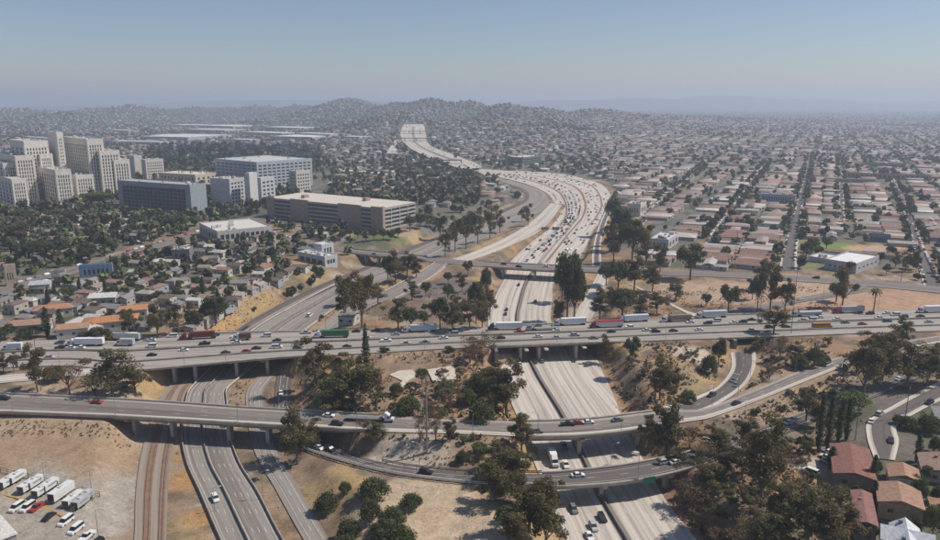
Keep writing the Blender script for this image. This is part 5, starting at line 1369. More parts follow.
car_proto('pickup', 5.7, 2.0, [(-2.85, .4), (-2.85, 1.1), (-.75, 1.1), (-.7, 1.12), (1.4, 1.12), (2.7, 1.0), (2.85, .6), (2.8, .35), (-2.8, .35)], [(-.85, 1.08), (-.7, 1.8), (.6, 1.8), (1.4, 1.1)], 3.5)
WH = wheel_mb().mesh('wheel', 'tyre'); WHB = wheel_mb(.5, .5).mesh('truck_wheel', 'tyre')
PAINTS = {'white': (.72, .72, .70), 'silver': (.42, .43, .44), 'grey': (.17, .175, .18), 'black': (.018, .018, .02), 'red': (.32, .03, .025), 'blue': (.05, .09, .2), 'tan': (.36, .3, .22), 'green': (.03, .1, .06)}
PN = ['white', 'white', 'white', 'silver', 'silver', 'grey', 'black', 'black', 'black', 'red', 'blue', 'tan']
KN = {'sedan': 'sedan', 'suv': 'sport utility car', 'van': 'van', 'pickup': 'pickup truck'}
NCAR = [0]
def car(p, rz, kind, paint, detail=True, group='cars', label=None):
    c = CARS[kind]; NCAR[0] += 1
    cat = 'van' if kind == 'van' else ('pickup' if kind == 'pickup' else 'car')
    nm = {'sedan': 'car', 'suv': 'car', 'van': 'van', 'pickup': 'pickup_truck'}[kind]
    if detail:
        e = empty(nm, p, rz)
        setcol(link('body', c['body'], e), PAINTS[paint]); link('windows', c['glass'], e); setcol(link('roof', c['roof'], e), PAINTS[paint])
        for sx_ in (-1, 1):
            for sy_ in (-1, 1):
                w = link('wheel', WH, e); w.location = (sx_ * c['wb'] / 2, sy_ * (c['W'] / 2 - .1), .33)
    else:
        e = link(nm, c['whole']); e.location = p; e.rotation_euler = (0, 0, rz); setcol(e, PAINTS[paint])
    if label: tag(e, label, cat, group)
    else: later(e, '%s %s' % (paint, KN[kind]), cat, group)
    return e
def box_mesh(name, x0, x1, y0, y1, z0, z1, mat='paint'):
    m_ = MB(); m_.box(x0, x1, y0, y1, z0, z1); return m_.mesh(name, mat)
def truck_parts():
    T_ = {}
    m_ = MB(); m_.hexa([(-1.6, -1.2, .7), (1.9, -1.2, .7), (1.9, 1.2, .7), (-1.6, 1.2, .7)], [(-1.6, -1.2, 1.7), (1.9, -1.1, 1.6), (1.9, 1.1, 1.6), (-1.6, 1.2, 1.7)])
    m_.hexa([(-1.6, -1.2, 1.7), (.9, -1.2, 1.7), (.9, 1.2, 1.7), (-1.6, 1.2, 1.7)], [(-1.6, -1.15, 3.0), (.45, -1.15, 2.9), (.45, 1.15, 2.9), (-1.6, 1.15, 3.0)])
    m_.hexa([(-1.6, -1.1, 3.0), (.3, -1.1, 2.9), (.3, 1.1, 2.9), (-1.6, 1.1, 3.0)], [(-1.6, -1.0, 3.75), (-.9, -1.0, 3.75), (-.9, 1.0, 3.75), (-1.6, 1.0, 3.75)])
    T_['cab'] = m_.mesh('truck_cab', 'paint')
    m_ = MB(); m_.quad((.93, -1.1, 1.75), (.93, 1.1, 1.75), (.5, 1.05, 2.85), (.5, -1.05, 2.85)); m_.box(-.5, .5, -1.215, 1.215, 1.8, 2.6); T_['screen'] = m_.mesh('windscreen', 'glass_car')
    m_ = MB(); m_.box(-3.6, -1.6, -.5, .5, .65, .95); m_.box(-16.8, -3.6, -.45, .45, .8, 1.1); T_['chassis'] = m_.mesh('chassis', 'tyre')
    m_ = MB(); m_.box(-16.9, -2.7, -1.3, 1.3, 1.12, 4.1); T_['box'] = m_.mesh('trailer_box', 'paint')
    m_ = MB(); m_.box(-16.9, -2.7, -1.31, 1.31, 3.55, 4.12); T_['band'] = m_.mesh('trailer_band', 'paint')
    m_ = MB(); m_.box(-16.9, -2.7, -1.3, 1.3, 1.05, 1.4); m_.box(-2.9, -2.7, -1.3, 1.3, 1.4, 2.5); T_['flat'] = m_.mesh('flatbed', 'paint')
    m_ = MB(); m_.bar((-16.5, 0, 2.3), (-2.9, 0, 2.3), 1.15, 1.15, 12); m_.box(-16.4, -3, -.6, .6, 1.0, 1.5); T_['tank'] = m_.mesh('tank', 'paint')
    m_ = MB(); m_.box(-7.6, -1.75, -1.25, 1.25, 1.0, 3.7); T_['short'] = m_.mesh('cargo_box', 'paint')
    m_ = MB(); m_.box(-15.9, -3.4, -1.22, 1.22, 1.42, 3.9); T_['load'] = m_.mesh('container', 'paint')
    return T_
TP = truck_parts()
def truck(p, rz, label, cab, trailer, body='box', band=None, load=None):
    e = empty('truck', p, rz); tag(e, label, 'truck', 'trucks')
    c = link('cab', TP['cab'], e); setcol(c, cab); link('windscreen', TP['screen'], c)
    if body != 'short': link('chassis', TP['chassis'], e)
    t = link({'box': 'trailer', 'flat': 'flatbed', 'tank': 'tank', 'short': 'cargo_box'}[body], TP[body], e); setcol(t, trailer)
    if band: setcol(link('roof_band', TP['band'], t), band)
    if load: setcol(link('container', TP['load'], t), load)
    xs = (1.1, -5.6) if body == 'short' else (1.2, -2.6, -3.7, -14.6, -15.8)
    for x in xs:
        for s_ in (-1, 1):
            w = link('wheel', WHB, e); w.location = (x, s_ * .98, .5)
    NCAR[0] += 1
    return e
UL = {1: .075, 2: .175, 3: .275, 4: .375, 5: .545, 6: .635, 7: .72, 8: .815, 9: .9}
def on_upper(px, lane):
    p, rot = U_.at(U_.find(px=px), UL[lane], 0, .03)
    return p, rot + (math.pi if lane < 5 else 0)
W_ = PAINTS
# (front pixel column, lane, label, cab, trailer, body, band, load, landmark)
for (px, ln, lb, cb, tr, bd, bn, ld, lm) in [
  (66, 3, 'white semi truck with white box trailer near the left edge', (.7, .7, .7), (.74, .75, .77), 'box', None, None, 'leftmost white semi truck'),
  (10, 4, 'white box truck at the left edge of the truck freeway', (.7, .7, .7), (.6, .62, .64), 'short', None, None, None),
  (112, 1, 'yellow cab semi truck with white trailer', (.55, .36, .03), (.66, .66, .62), 'box', None, None, 'yellow cab truck'),
  (122, 3, 'silver box truck beside the yellow cab truck', (.6, .6, .6), (.42, .44, .46), 'short', None, None, None),
  (184, 2, 'dark red flatbed semi truck with a dark red load', (.2, .03, .03), (.05, .05, .05), 'flat', None, (.17, .03, .03), 'dark red truck'),
  (240, 3, 'box truck with a dark cargo box above the left bridge', (.6, .6, .6), (.14, .07, .06), 'short', None, None, None),
  (319, 3, 'white cab semi truck with green trailer', (.7, .7, .7), (.035, .16, .06), 'box', None, None, 'green trailer truck'),
  (404, 2, 'semi truck with pale blue trailer right of the green one', (.6, .62, .65), (.48, .53, .58), 'box', None, None, 'pale blue trailer truck'),
  (488, 2, 'dark blue cab semi truck with white trailer', (.02, .05, .12), (.74, .74, .74), 'box', None, None, 'dark blue cab truck'),
  (531, 3, 'low grey flatbed truck between two white trailers', (.4, .4, .4), (.3, .28, .25), 'flat', None, None, None),
  (553, 1, 'semi truck with plain white trailer above the concrete freeway', (.6, .6, .62), (.72, .73, .74), 'box', None, None, 'plain white trailer truck'),
  (589, 3, 'red cab semi truck with red topped white trailer', (.25, .03, .025), (.70, .68, .66), 'box', (.42, .05, .05), None, 'red topped trailer truck'),
  (622, 1, 'semi truck with bluish white trailer behind the red topped one', (.6, .62, .65), (.60, .66, .72), 'box', None, None, None),
  (667, 2, 'white cab semi truck hauling a brown container', (.66, .67, .7), (.08, .08, .08), 'flat', None, (.26, .2, .14), 'brown container truck'),
  (697, 1, 'semi truck with long pale blue trailer at right of the bridge', (.6, .6, .6), (.55, .61, .66), 'box', None, None, None),
  (793, 2, 'grey tanker truck near the bare dirt field', (.5, .5, .5), (.36, .37, .38), 'tank', None, None, 'grey tanker truck'),
  (834, 1, 'red cab semi truck with grey trailer at the right', (.35, .035, .03), (.40, .40, .41), 'box', None, None, 'red cab grey trailer truck'),
  (918, 2, 'white semi truck near the right edge of the truck freeway', (.65, .65, .65), (.7, .7, .7), 'box', None, None, None)]:
    p, rz = on_upper(px, ln); truck(p, rz, lb, cb, tr, bd, bn, ld)
    if lm: mark(px + 14, project(*p)[1], lm)
# orange school bus
p, rz = on_upper(828, 7)
e = empty('bus', p, rz); tag(e, 'orange yellow school bus at the right of the truck freeway', 'bus'); mark(818, 331, 'school bus')
m_ = MB(); m_.box(-9.6, .3, -1.2, 1.2, .5, 2.0); m_.box(.3, 1.5, -1.05, 1.05, .5, 1.5); m_.box(-9.6, .0, -1.15, 1.15, 2.65, 3.05); setcol(m_.build('body', 'paint', e), (.45, .2, .03))
m_ = MB(); m_.box(-9.5, .1, -1.16, 1.16, 1.98, 2.66); m_.build('windows', 'glass_car', e)
for x in (.3, -7):
    for s_ in (-1, 1): w = link('wheel', WHB, e); w.location = (x, s_ * .95, .5)
NEARG = 'cars on the truck freeway'
for (px, ln, kd, pc) in [(18, 2, 'sedan', 'black'), (57, 2, 'suv', 'grey'), (55, 4, 'suv', 'black'), (70, 4, 'sedan', 'white'), (81, 4, 'sedan', 'white'), (42, 6, 'sedan', 'black'), (12, 7, 'suv', 'black'), (48, 7, 'sedan', 'silver'), (153, 4, 'van', 'white'), (147, 6, 'sedan', 'black'), (155, 2, 'sedan', 'white'),
  (174, 1, 'van', 'white'), (182, 5, 'sedan', 'white'), (205, 4, 'pickup', 'black'), (225, 7, 'sedan', 'black'), (220, 1, 'sedan', 'black'), (236, 4, 'sedan', 'white'), (256, 6, 'sedan', 'black'), (247, 7, 'sedan', 'red'), (279, 6, 'van', 'white'), (281, 4, 'sedan', 'black'), (269, 2, 'van', 'white'), (296, 7, 'suv', 'grey'), (232, 2, 'pickup', 'white'),
  (304, 1, 'pickup', 'silver'), (352, 1, 'sedan', 'black'), (364, 4, 'sedan', 'white'), (372, 1, 'suv', 'black'), (383, 5, 'pickup', 'white'), (406, 7, 'pickup', 'silver'), (428, 7, 'pickup', 'grey'), (396, 3, 'sedan', 'silver'), (449, 2, 'sedan', 'black'), (458, 4, 'van', 'silver'), (448, 5, 'sedan', 'white'), (470, 6, 'sedan', 'grey'),
  (505, 6, 'sedan', 'black'), (521, 4, 'pickup', 'red'), (539, 6, 'sedan', 'white'), (557, 7, 'sedan', 'silver'), (540, 1, 'sedan', 'grey'), (560, 4, 'sedan', 'white'), (575, 6, 'suv', 'silver'), (612, 5, 'sedan', 'black'), (630, 4, 'suv', 'white'), (646, 5, 'sedan', 'white'), (656, 6, 'suv', 'black'), (674, 6, 'sedan', 'black'), (688, 3, 'sedan', 'white'), (706, 4, 'suv', 'black'),
  (702, 6, 'sedan', 'white'), (721, 3, 'van', 'white'), (731, 4, 'sedan', 'white'), (744, 4, 'suv', 'black'), (753, 3, 'sedan', 'black'), (766, 6, 'suv', 'black'), (752, 7, 'sedan', 'white'), (790, 6, 'sedan', 'black'), (802, 4, 'sedan', 'silver'), (813, 4, 'van', 'white'), (820, 3, 'sedan', 'white'), (836, 4, 'sedan', 'white'), (768, 2, 'sedan', 'blue'), (870, 2, 'suv', 'black'),
  (879, 4, 'sedan', 'white'), (889, 5, 'suv', 'blue'), (893, 3, 'van', 'white'), (903, 4, 'suv', 'black'), (921, 4, 'sedan', 'black'), (929, 6, 'sedan', 'silver'), (885, 2, 'sedan', 'white'), (860, 6, 'sedan', 'red'), (908, 6, 'sedan', 'white'), (845, 5, 'sedan', 'grey'), (776, 5, 'sedan', 'white'), (592, 8, 'sedan', 'grey'), (330, 6, 'sedan', 'silver'), (345, 7, 'sedan', 'black')]:
    p, rz = on_upper(px, ln); car(p, rz, kd, pc, True, NEARG)
def on_road(key, a, px=None, py=None, back=False, dz=.03):
    r = ROADS[key]; p, rot = r.at(r.find(px=px, py=py), a, 0, dz); return p, rot + (math.pi if back else 0)
for (key, a, px, py, bk, kd, pc) in [('middle', .3, 8, None, 0, 'suv', 'black'), ('middle', .28, 96, None, 0, 'sedan', 'red'), ('middle', .25, 330, None, 0, 'sedan', 'white'), ('middle', .75, 333, None, 0, 'suv', 'black'), ('middle', .3, 570, None, 0, 'pickup', 'black'), ('middle', .72, 536, None, 0, 'suv', 'grey'),
  ('middle', .25, 581, None, 0, 'sedan', 'red'), ('middle', .25, 593, None, 0, 'sedan', 'white'), ('middle', .3, 614, None, 0, 'sedan', 'grey'), ('middle', .6, 737, None, 0, 'sedan', 'black'), ('middle', .4, 829, None, 0, 'van', 'white'),
  ('lower', .4, 328, 447, 0, 'suv', 'black'), ('lower', .6, 321, 444, 0, 'sedan', 'white'), ('lower', .4, 424, None, 0, 'suv', 'black'), ('lower', .35, 582, None, 0, 'sedan', 'white'), ('lower', .3, 661, None, 0, 'suv', 'silver'), ('lower', .45, 679, None, 0, 'sedan', 'white'), ('lower', .4, 790, None, 0, 'sedan', 'white'), ('lower', .4, 900, None, 0, 'sedan', 'white'), ('lower', .6, None, 394, 0, 'sedan', 'white'),
  ('loop', .6, 715, 396, 0, 'pickup', 'black'), ('loop', .35, 733, 386, 0, 'sedan', 'grey'), ('loop', .6, 732, 378, 0, 'sedan', 'grey'), ('on_ramp', .5, 801, None, 0, 'sedan', 'white'),
  ('main', .18, None, 534, 1, 'sedan', 'white'), ('main', .25, None, 528, 1, 'suv', 'silver'), ('main', .36, None, 516, 1, 'suv', 'black'), ('main', .16, None, 508, 1, 'suv', 'grey'), ('main', .27, None, 466, 1, 'pickup', 'white'), ('main', .33, None, 448, 1, 'pickup', 'blue'), ('main', .2, None, 455, 1, 'sedan', 'black'),
  ('main', .30, None, 367, 1, 'sedan', 'white'), ('main', .34, None, 285, 1, 'sedan', 'black'), ('main', .27, None, 310, 1, 'sedan', 'black'), ('main', .27, None, 314, 1, 'sedan', 'black'), ('main', .72, None, 302, 0, 'sedan', 'black'), ('main', .6, None, 362, 0, 'sedan', 'grey'),
  ('valley', .2, None, 502, 1, 'suv', 'white'), ('side_ramp', .5, None, 520, 0, 'sedan', 'grey') if False else ('valley', .7, 300, 318, 0, 'van', 'white'), ('cross', .3, 545, None, 1, 'sedan', 'white'), ('cross', .3, 505, None, 1, 'sedan', 'black'), ('cross', .7, 520, None, 0, 'suv', 'black'), ('cross', .3, 640, None, 1, 'sedan', 'white'),
  ('cross', .3, 814, None, 1, 'suv', 'black'), ('cross', .7, 374, None, 0, 'sedan', 'grey'), ('lane_road', .12, 872, 415, 0, 'sedan', 'white'), ('lane_road', .1, 886, 407, 0, 'suv', 'silver'), ('lane_road', .88, 922, 403, 1, 'suv', 'black'), ('lane_road', .9, 898, 430, 1, 'sedan', 'silver'), ('lane_road', .75, 893, 440, 1, 'sedan', 'black')]:
    p, rz = on_road(key, a, px, py, bool(bk)); car(p, rz, kd, pc, True, 'cars on the ramps and roads')
mark(583, 528, 'curved ramp bridge'); mark(581, 418, 'middle connector bridge'); mark(536, 300, 'concrete freeway bend'); mark(420, 470, 'dark ramp railing'); mark(214, 500, 'grey freeway in the cutting'); mark(715, 395, 'loop ramp'); mark(545, 268, 'far overpass')
p, rz = on_road('main', .17, None, 468, True); truck(p, rz, 'white box truck between the two front bridges', (.65, .65, .65), (.78, .77, .74), 'short')
p, rz = on_road('middle', .35, 392, None, False); truck(p, rz, 'white cab flatbed truck on the middle connector', (.66, .67, .68), (.2, .2, .2), 'flat')
# the far freeway: jammed left lanes, lighter traffic on the right
s_lo, s_hi = M_.find(py=262), M_.find(px=500, py=174)
random.seed(21)
for (a, gap_, bk, p_) in [(.245, 15, 1, .8), (.305, 15, 1, .8), (.375, 16, 1, .75), (.445, 20, 1, .7), (.60, 40, 0, .6), (.66, 44, 0, .6), (.72, 46, 0, .5), (.1, 60, 1, .6), (.9, 70, 0, .5)]:
    s = s_lo + random.uniform(0, 25)
    while s < s_hi and NCAR[0] < 262:
        if random.random() < p_:
            p, rot = M_.at(s, a, random.uniform(-.3, .3), .05); car(p, rot + (math.pi if bk else 0), random.choice(('sedan', 'sedan', 'suv', 'van')), random.choice(PN), False, 'cars on the far freeway bend')
        s += gap_ * random.uniform(.7, 1.6)
for key, a in (('street_a', .13), ('street_b', .12), ('street_b', .88)):
    r = ROADS[key]; s = 6
    while s < min(r.len, 260) and NCAR[0] < 300:
        if random.random() < .55:
            p, rot = r.at(s, a, 0, .05); car(p, rot, random.choice(('sedan', 'suv', 'van')), random.choice(PN), False, 'cars parked along the right hand streets')
        s += 9
# small cars farther off, too many to tell apart
V, F = [], []; Cc = []
src = CARS['sedan']['whole']; sv_ = np.array([tuple(v.co) for v in src.vertices[:16]])
tri = [(0, 1, 5, 4), (1, 2, 6, 5), (2, 3, 7, 6), (3, 0, 4, 7), (4, 5, 6, 7)]
def far_car(x, y, z, rz):
    i = len(V); c, s_ = math.cos(rz), math.sin(rz); col = W_[random.choice(PN)]
    for dz, sx_, sy_ in ((0.2, 1, 1), (.95, 1, 1), (1.42, .55, .8)):
        for (ax, ay) in ((-2.3, -.9), (2.3, -.9), (2.3, .9), (-2.3, .9)):
            V.append((x + c * ax * sx_ - s_ * ay * sy_, y + s_ * ax * sx_ + c * ay * sy_, z + dz)); Cc.append(tuple(col) + (1,))
    for b_ in (0, 4):
        for q in range(4): F.append((i + b_ + q, i + b_ + (q + 1) % 4, i + b_ + 4 + (q + 1) % 4, i + b_ + 4 + q))
    F.append((i + 8, i + 9, i + 10, i + 11))
for key in ('street_a', 'street_b', 'street_c', 'street_d', 'street_e', 'avenue'):
    r = ROADS[key]
    for a in (.13, .87):
        s = 30
        while s < r.len - 4:
            if random.random() < .5:
                p, rot = r.at(s, a, 0, .05); far_car(p.x, p.y, p.z, rot)
            s += 8
for a in (.07, .12, .25, .31, .38, .44, .6, .66, .72, .77, .87, .93):
    s = M_.find(py=250)
    while s < s_hi:
        p, rot = M_.at(s, a, random.uniform(-.4, .4), .05)
        if random.random() < (.4 if a < .5 else .42): far_car(p.x, p.y, p.z, rot)
        s += random.uniform(14, 34)
for k in range(150):
    q = random.choice(HILLV); far_car(q[0] + random.uniform(-6, 6), q[1], q[2], 1.7)
for (px, py, n_, rad) in [(60, 228, 60, 45), (120, 232, 70, 50), (150, 222, 40, 35), (30, 236, 40, 35), (100, 222, 50, 45), (350, 230, 26, 22), (275, 240, 30, 20), (455, 190, 30, 40), (290, 220, 20, 18)]:
    c0 = PT(px, py); k = 0
    xs = np.array([c0.x + (i % 8 - 4) * 5.5 * rad / 22 for i in range(n_)]); ys = np.array([c0.y + (i // 8 - 3) * 7 * rad / 22 + random.uniform(-.5, .5) for i in range(n_)])
    ok = hclear(xs, ys, 3.0); zz = height(xs, ys)
    for x, y, z, q in zip(xs, ys, zz, ok):
        if q and random.random() < .8: far_car(x, y, float(z) + .1, 1.2 + random.choice((0, math.pi)))
o = link('small_cars', np_mesh('small_cars', np.array(V), np.array(F), 'town', np.array(Cc))); tag(o, 'small parked cars scattered through the far lots and streets', 'cars', kind='stuff')

# ------------------------------------------------------------------ the yard at the lower left
ld_ = (P(19, 478, 4) - P(3, 488, 4)).normalized(); lrz = math.atan2(ld_.y, ld_.x)
YARD = [(9, 485, 11, 'white'), (17, 481, 10, 'white'), (28, 490, 10, 'white'), (35, 486, 10, 'white'), (42, 494, 10, 'white'), (50, 489, 10, 'white'), (62, 497, 15, 'tall'), (74, 503, 12, 'white'), (81, 506, 9, 'grey'), (88, 499, 6, 'grey')]
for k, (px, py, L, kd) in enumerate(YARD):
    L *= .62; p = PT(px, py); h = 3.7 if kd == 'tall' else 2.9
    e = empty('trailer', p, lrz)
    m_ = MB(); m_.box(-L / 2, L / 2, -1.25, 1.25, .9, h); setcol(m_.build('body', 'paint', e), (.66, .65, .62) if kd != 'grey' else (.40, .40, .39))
    m_ = MB(); m_.box(-L / 2 - .04, -L / 2 + .01, -1.1, 1.1, 1.0, h - .25); m_.build('end_shade', 'glass_dark', e)  # dark panel: shade of the trailer's left end put into colour
    m_ = MB(); m_.box(-L * .3, L * .3, -1.29, 1.29, 1.9, 2.4); setcol(m_.build('window_band', 'paint', e), (.25, .26, .27) if kd != 'tall' else (.6, .6, .58))
    m_ = MB(); m_.box(L / 2, L / 2 + 1.4, -.12, .12, .7, .9); m_.box(-L / 2, L / 2, -.9, .9, .7, .91); m_.build('chassis', 'tyre', e)
    m_ = MB(); m_.box(-.8, .8, -.5, .5, h, h + .35); setcol(m_.build('roof_vent', 'paint', e), (.5, .5, .5))
    for x in (-1, .2):
        for s_ in (-1, 1): w = link('wheel', WH, e); w.location = (x, s_ * 1.05, .36)
    w = MB(); w.bar((L / 2 + 1.2, 0, 0), (L / 2 + 1.2, 0, .8), .06, .06, 5); w.build('jack', 'metal_grey', e)
    later(e, {'tall': 'tall white box trailer', 'white': 'white travel trailer', 'grey': 'grey trailer'}[kd], 'trailer', 'trailers parked in the yard')
mark(66, 522, 'row of parked vans in the yard'); mark(62, 494, 'fenced trailer yard')
for (px, py, kd, pc) in [(17, 509, 'van', 'white'), (28, 509, 'van', 'white'), (37, 509, 'pickup', 'red'), (49, 518, 'sedan', 'black'), (66, 523, 'van', 'white'), (76, 531, 'van', 'white'), (87, 538, 'pickup', 'white'), (97, 545, 'suv', 'black'), (828, 453, 'sedan', 'white'), (826, 458, 'sedan', 'white'), (810, 473, 'van', 'white'), (827, 463, 'suv', 'silver')]:
    p = PT(px, py); car(p, lrz + (math.pi if px < 200 else .9), kd, pc, True, 'vehicles parked off the road')
A = P(16, 533, 10); Bq = P(0, 515.5, 10); d1 = (Bq - A).normalized(); d2 = Vector((d1.y, -d1.x, 0));
if d2.x > 0: d2 = -d2
e = empty('depot_building', (A.x, A.y, 4)); tag(e, 'pale flat roofed depot cut by the lower left corner', 'building'); mark(6, 528, 'depot in the lower left corner')
m_ = MB(); q = [Vector((0, 0, 0)), d1 * 26, d1 * 26 + d2 * 22, d2 * 22]
if (q[1].cross(q[3])).z < 0: q = q[::-1]
m_.hexa([v + Vector((0, 0, -2)) for v in q], [v + Vector((0, 0, 5.7)) for v in q]); setcol(m_.build('wall', 'surface', e), (.3, .29, .28))
cq = (d1 * 26 + d2 * 22) / 2; m_ = MB(); m_.hexa([cq + (v - cq) * 1.03 + Vector((0, 0, 5.7)) for v in q], [cq + (v - cq) * 1.03 + Vector((0, 0, 6.0)) for v in q]); setcol(m_.build('roof', 'roofing', e), (.62, .59, .54))
m_ = MB(); c2 = cq * .35; m_.box(c2.x - 1, c2.x + 1, c2.y - 1, c2.y + 1, 6.0, 7.2); setcol(m_.build('roof_unit', 'surface', e), (.4, .4, .4))
def polyline_fence(pts, label, h=2.0, gap=3.0, mat='wood_pole', name='fence'):
    P3 = [PT(*q) for q in pts]; o0 = P3[0]; e = empty(name, o0); tag(e, label, 'fence')
    for a, b_ in zip(P3[:-1], P3[1:]):
        n_ = max(1, int((b_ - a).length / gap))
        for zz in (.25, h * .55, h - .1):
            m_ = MB(); m_.bar(a - o0 + Vector((0, 0, zz)), b_ - o0 + Vector((0, 0, zz)), .07, .07, 4); m_.build('rail', mat, e)
        for k in range(n_ + 1):
            p = a.lerp(b_, k / n_); z = h1(p.x, p.y); m_ = MB(); q = Vector((p.x, p.y, z)) - o0
            m_.bar(q - Vector((0, 0, .5)), q + Vector((0, 0, h)), .09, .09, 5); m_.build('post', mat, e)
    return e
polyline_fence([(-6, 471), (50, 484), (100, 497), (70, 515)], 'dark wire fence round the trailer yard')
def strip(pts, w, mat, name, label, dz=.1):
    m_ = MB(); P3 = [PT(*q) for q in pts]; dense = []
    for a, b_ in zip(P3[:-1], P3[1:]):
        n_ = max(2, int((b_ - a).length / 2))
        for k in range(n_): dense.append(a.lerp(b_, k / n_))
    dense.append(P3[-1])
    dense = [Vector((p.x, p.y, h1(p.x, p.y) + dz)) for p in dense]
    for a, b_ in zip(dense[:-1], dense[1:]):
        d = (b_ - a).normalized(); n_ = Vector((-d.y, d.x, 0)) * w; up = Vector((0, 0, .18))
        m_.hexa([a - n_ - up * 2, b_ - n_ - up * 2, b_ + n_ - up * 2, a + n_ - up * 2], [a - n_ + up, b_ - n_ + up, b_ + n_ + up, a + n_ + up])
    o = m_.build(name, mat); return tag(o, label, 'kerb', kind='structure')
plain('yellow_paint', (.48, .29, .05), .7, .3, .6)
strip([(-6, 493), (20, 499), (34, 504)], .35, 'yellow_paint', 'kerb', 'yellow kerb line in the trailer yard')
strip([(40, 506), (62, 516)], .35, 'yellow_paint', 'kerb', 'yellow kerb line beside the parked cars')
# slabs left on the island
for pts, lb in (([(95, 175), (145, 155), (210, 150), (230, 180), (190, 200), (165, 240), (140, 230), (160, 205)], 'broken pale concrete slab among the shrubs'), ([(280, 150), (410, 130), (425, 195), (310, 210)], 'pale square concrete slab among the shrubs')):
    P3 = [PT(370 + x / 4.906, 340 + y / 4.906) for x, y in pts]; zt = sum(p.z for p in P3) / len(P3)
    o0 = P3[0]; m_ = MB(); ring = [Vector((p.x, p.y, p.z * .8 + zt * .2)) for p in P3]
    if sum((ring[i - 1].x * ring[i].y - ring[i].x * ring[i - 1].y) for i in range(len(ring))) < 0: ring = ring[::-1]
    m_.hexa([v - Vector((0, 0, 2.0)) for v in ring], [v + Vector((0, 0, .55)) for v in ring]); setcol(tag(m_.build('concrete_slab', 'surface'), lb, 'slab', kind='structure'), (.56, .49, .40))

# ------------------------------------------------------------------ poles, lamps, signs
def pole(px, by, ty, label, kind='lamp', z=None, arm=2.2, side=1):
    p = PT(px, by) if z is None else P(px, by, z)
    h = (by - ty) / (FOC / depth_of(*p)) / .96
    e = empty({'lamp': 'street_lamp', 'utility': 'utility_pole', 'mast': 'steel_mast'}[kind], p)
    r = {'lamp': .11, 'utility': .17, 'mast': .42}[kind]
    m_ = MB(); m_.bar((0, 0, -.6), (0, 0, h), r, r * .6, 8); m_.build('pole', 'wood_pole' if kind == 'utility' else 'metal_grey', e)
    if kind == 'lamp':
        m_ = MB(); m_.bar((0, 0, h - .1), (side * arm, 0, h + .5), .06, .05, 5); m_.build('arm', 'metal_grey', e)
        m_ = MB(); m_.hexa([(side * arm - .5, -.18, h + .38), (side * arm + .5, -.18, h + .38), (side * arm + .5, .18, h + .38), (side * arm - .5, .18, h + .38)], [(side * arm - .45, -.12, h + .6), (side * arm + .45, -.12, h + .6), (side * arm + .45, .12, h + .6), (side * arm - .45, .12, h + .6)]); m_.build('lamp_head', 'lamp_glass', e)
    elif kind == 'utility':
        for zz in (h - .6, h - 1.8):
            m_ = MB(); m_.box(-1.3, 1.3, -.07, .07, zz, zz + .16); m_.build('crossarm', 'wood_pole', e)
        m_ = MB(); m_.bar((.3, 0, h - 3.6), (.3, 0, h - 2.6), .24, .24, 7); m_.build('transformer', 'metal_grey', e)
    else:
        for zz in (h * .98, h * .9, h * .82):
            m_ = MB(); m_.box(-1.8, 1.8, -.08, .08, zz - .1, zz + .1); m_.build('crossarm', 'metal_grey', e)
    if label: tag(e, label, 'pole', 'poles')
    else: later(e, {'lamp': 'thin street lamp', 'utility': 'wooden utility pole', 'mast': 'grey steel mast'}[kind], 'pole', 'poles')
    return e
pole(427, 452, 374, 'tall grey steel mast rising from the scrub island', 'mast')
pole(41, 390, 325, 'tall wooden pole left of the dark eucalyptus', 'utility')
pole(611, 468, 443, 'street lamp standing between the two front bridges', 'lamp', 0)
for (px, by, ty, kd) in [(45, 484, 462, 'lamp'), (92, 494, 469, 'lamp'), (99, 540, 508, 'lamp'), (791, 334, 262, 'utility'), (901, 282, 250, 'utility'), (818, 262, 236, 'utility'), (735, 262, 232, 'utility'), (640, 262, 235, 'utility'), (60, 300, 270, 'utility'), (110, 285, 258, 'utility'), (150, 275, 250, 'utility'), (180, 262, 240, 'utility'), (256, 268, 250, 'utility'), (20, 302, 278, 'utility'), (905, 420, 380, 'utility'), (855, 440, 400, 'utility'), (742, 445, 402, 'lamp'), (263, 500, 470, 'lamp'), (215, 512, 486, 'lamp')]: pole(px, by, ty, None, kd)
for key, a, off, pxs in (('middle', 1.0, .3, (10, 116, 240, 353, 476, 534, 618)), ('middle', 0.0, -.5, (742, 800)), ('upper', 1.0, .3, (60, 184, 228, 425, 480, 560, 662)), ('upper', 0.0, -.4, (30, 150, 330, 380, 455, 610, 700, 760, 880)), ('lower', 1.0, .6, (640, 700, 760)), ('cross', 0.0, -.4, (500, 560, 620)), ('loop', 0.0, -.5, (735, 700)), ('lower', 0.0, -.6, (420, 500, 850)), ('on_ramp', 1.0, 1.0, (760, 820)), ('street_b', 0.0, -.5, (910,)), ('avenue', 1.0, .6, (40, 100, 160))):
    r = ROADS[key]
    for px in pxs:
        p, rot = r.at(r.find(px=px), a, off); X, Y = project(*p); sc = FOC / depth_of(*p)
        pole(X, Y, Y - 9.5 * sc * .96, None, 'lamp', p.z, 2.2, 1 if px % 2 else -1)
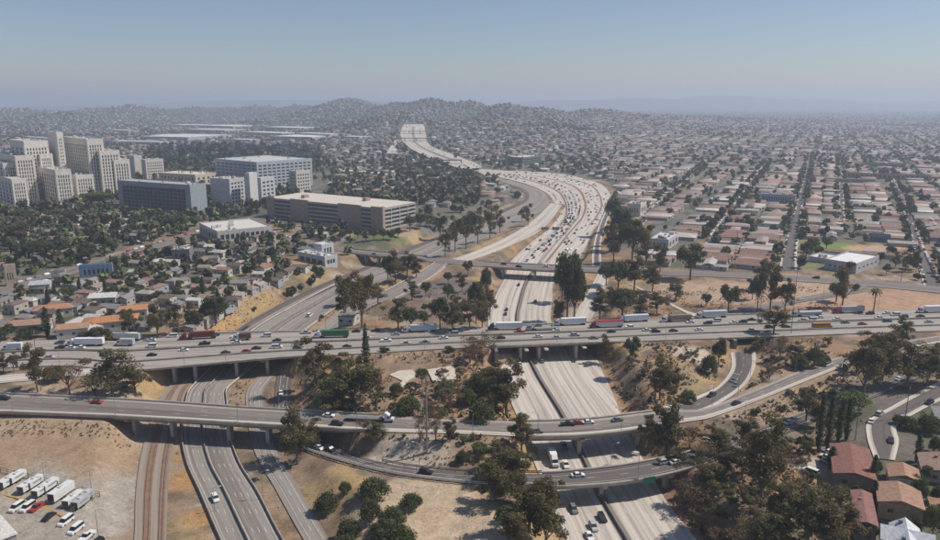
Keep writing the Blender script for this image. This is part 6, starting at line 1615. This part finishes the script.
# overhead sign gantry across the jammed lanes
d = M_.find(py=236); a_, rot = M_.at(d, 0.0, -1); b_, _ = M_.at(d, .52, 0)
e = empty('sign_gantry', a_); tag(e, 'dark overhead sign gantry across the jammed freeway lanes', 'gantry'); mark(528, 233, 'overhead sign gantry')
v = b_ - a_
for q in (Vector((0, 0, 0)), v): m_ = MB(); m_.bar(q, q + Vector((0, 0, 7.4)), .25, .22, 6); m_.build('post', 'metal_grey', e)
m_ = MB(); m_.bar(Vector((0, 0, 7.2)), v + Vector((0, 0, 7.2)), .3, .3, 5); m_.build('beam', 'metal_grey', e)
for t in (.22, .62):
    c = v * t; u = v.normalized() * 3.6; nn = Vector((-u.y, u.x, 0)).normalized() * .1; m_ = MB()
    m_.hexa([c - u - nn + Vector((0, 0, 5.9)), c + u - nn + Vector((0, 0, 5.9)), c + u + nn + Vector((0, 0, 5.9)), c - u + nn + Vector((0, 0, 5.9))], [c - u - nn + Vector((0, 0, 8.9)), c + u - nn + Vector((0, 0, 8.9)), c + u + nn + Vector((0, 0, 8.9)), c - u + nn + Vector((0, 0, 8.9))]); m_.build('sign_panel', 'concrete_dark', e)
# green sign hung on the curved ramp bridge
r = ROADS['lower']; p, rot = r.at(r.find(px=649), 1.0, .85)
e = empty('road_sign', p, rot); tag(e, 'green road sign hung on the curved ramp bridge', 'sign')
m_ = MB(); m_.box(-2.2, 2.2, -.06, .06, -1.4, .9); m_.build('panel', 'rail_green', e)
for x in (-1.5, 1.5): m_ = MB(); m_.box(x - .08, x + .08, .07, .5, -1.2, .8); m_.build('bracket', 'metal_grey', e)
settle_labels()

# ------------------------------------------------------------------ haze
m = bpy.data.materials.new('haze_air'); m.use_nodes = True; n = m.node_tree; n.nodes.clear()
out = n.nodes.new('ShaderNodeOutputMaterial'); pv = n.nodes.new('ShaderNodeVolumePrincipled')
pv.inputs['Color'].default_value = (0.71, 0.805, 0.95, 1); pv.inputs['Density'].default_value = HAZE
pv.inputs['Anisotropy'].default_value = 0.2
n.links.new(pv.outputs[0], out.inputs['Volume']); MAT['haze_air'] = m
b = MB(); b.box(-17600, 17600, -900, 20200, float(fz.min()) - 1.0, 275)
tag(b.build('haze', 'haze_air'), 'pale blue haze filling the air over the whole city', 'haze', kind='stuff')
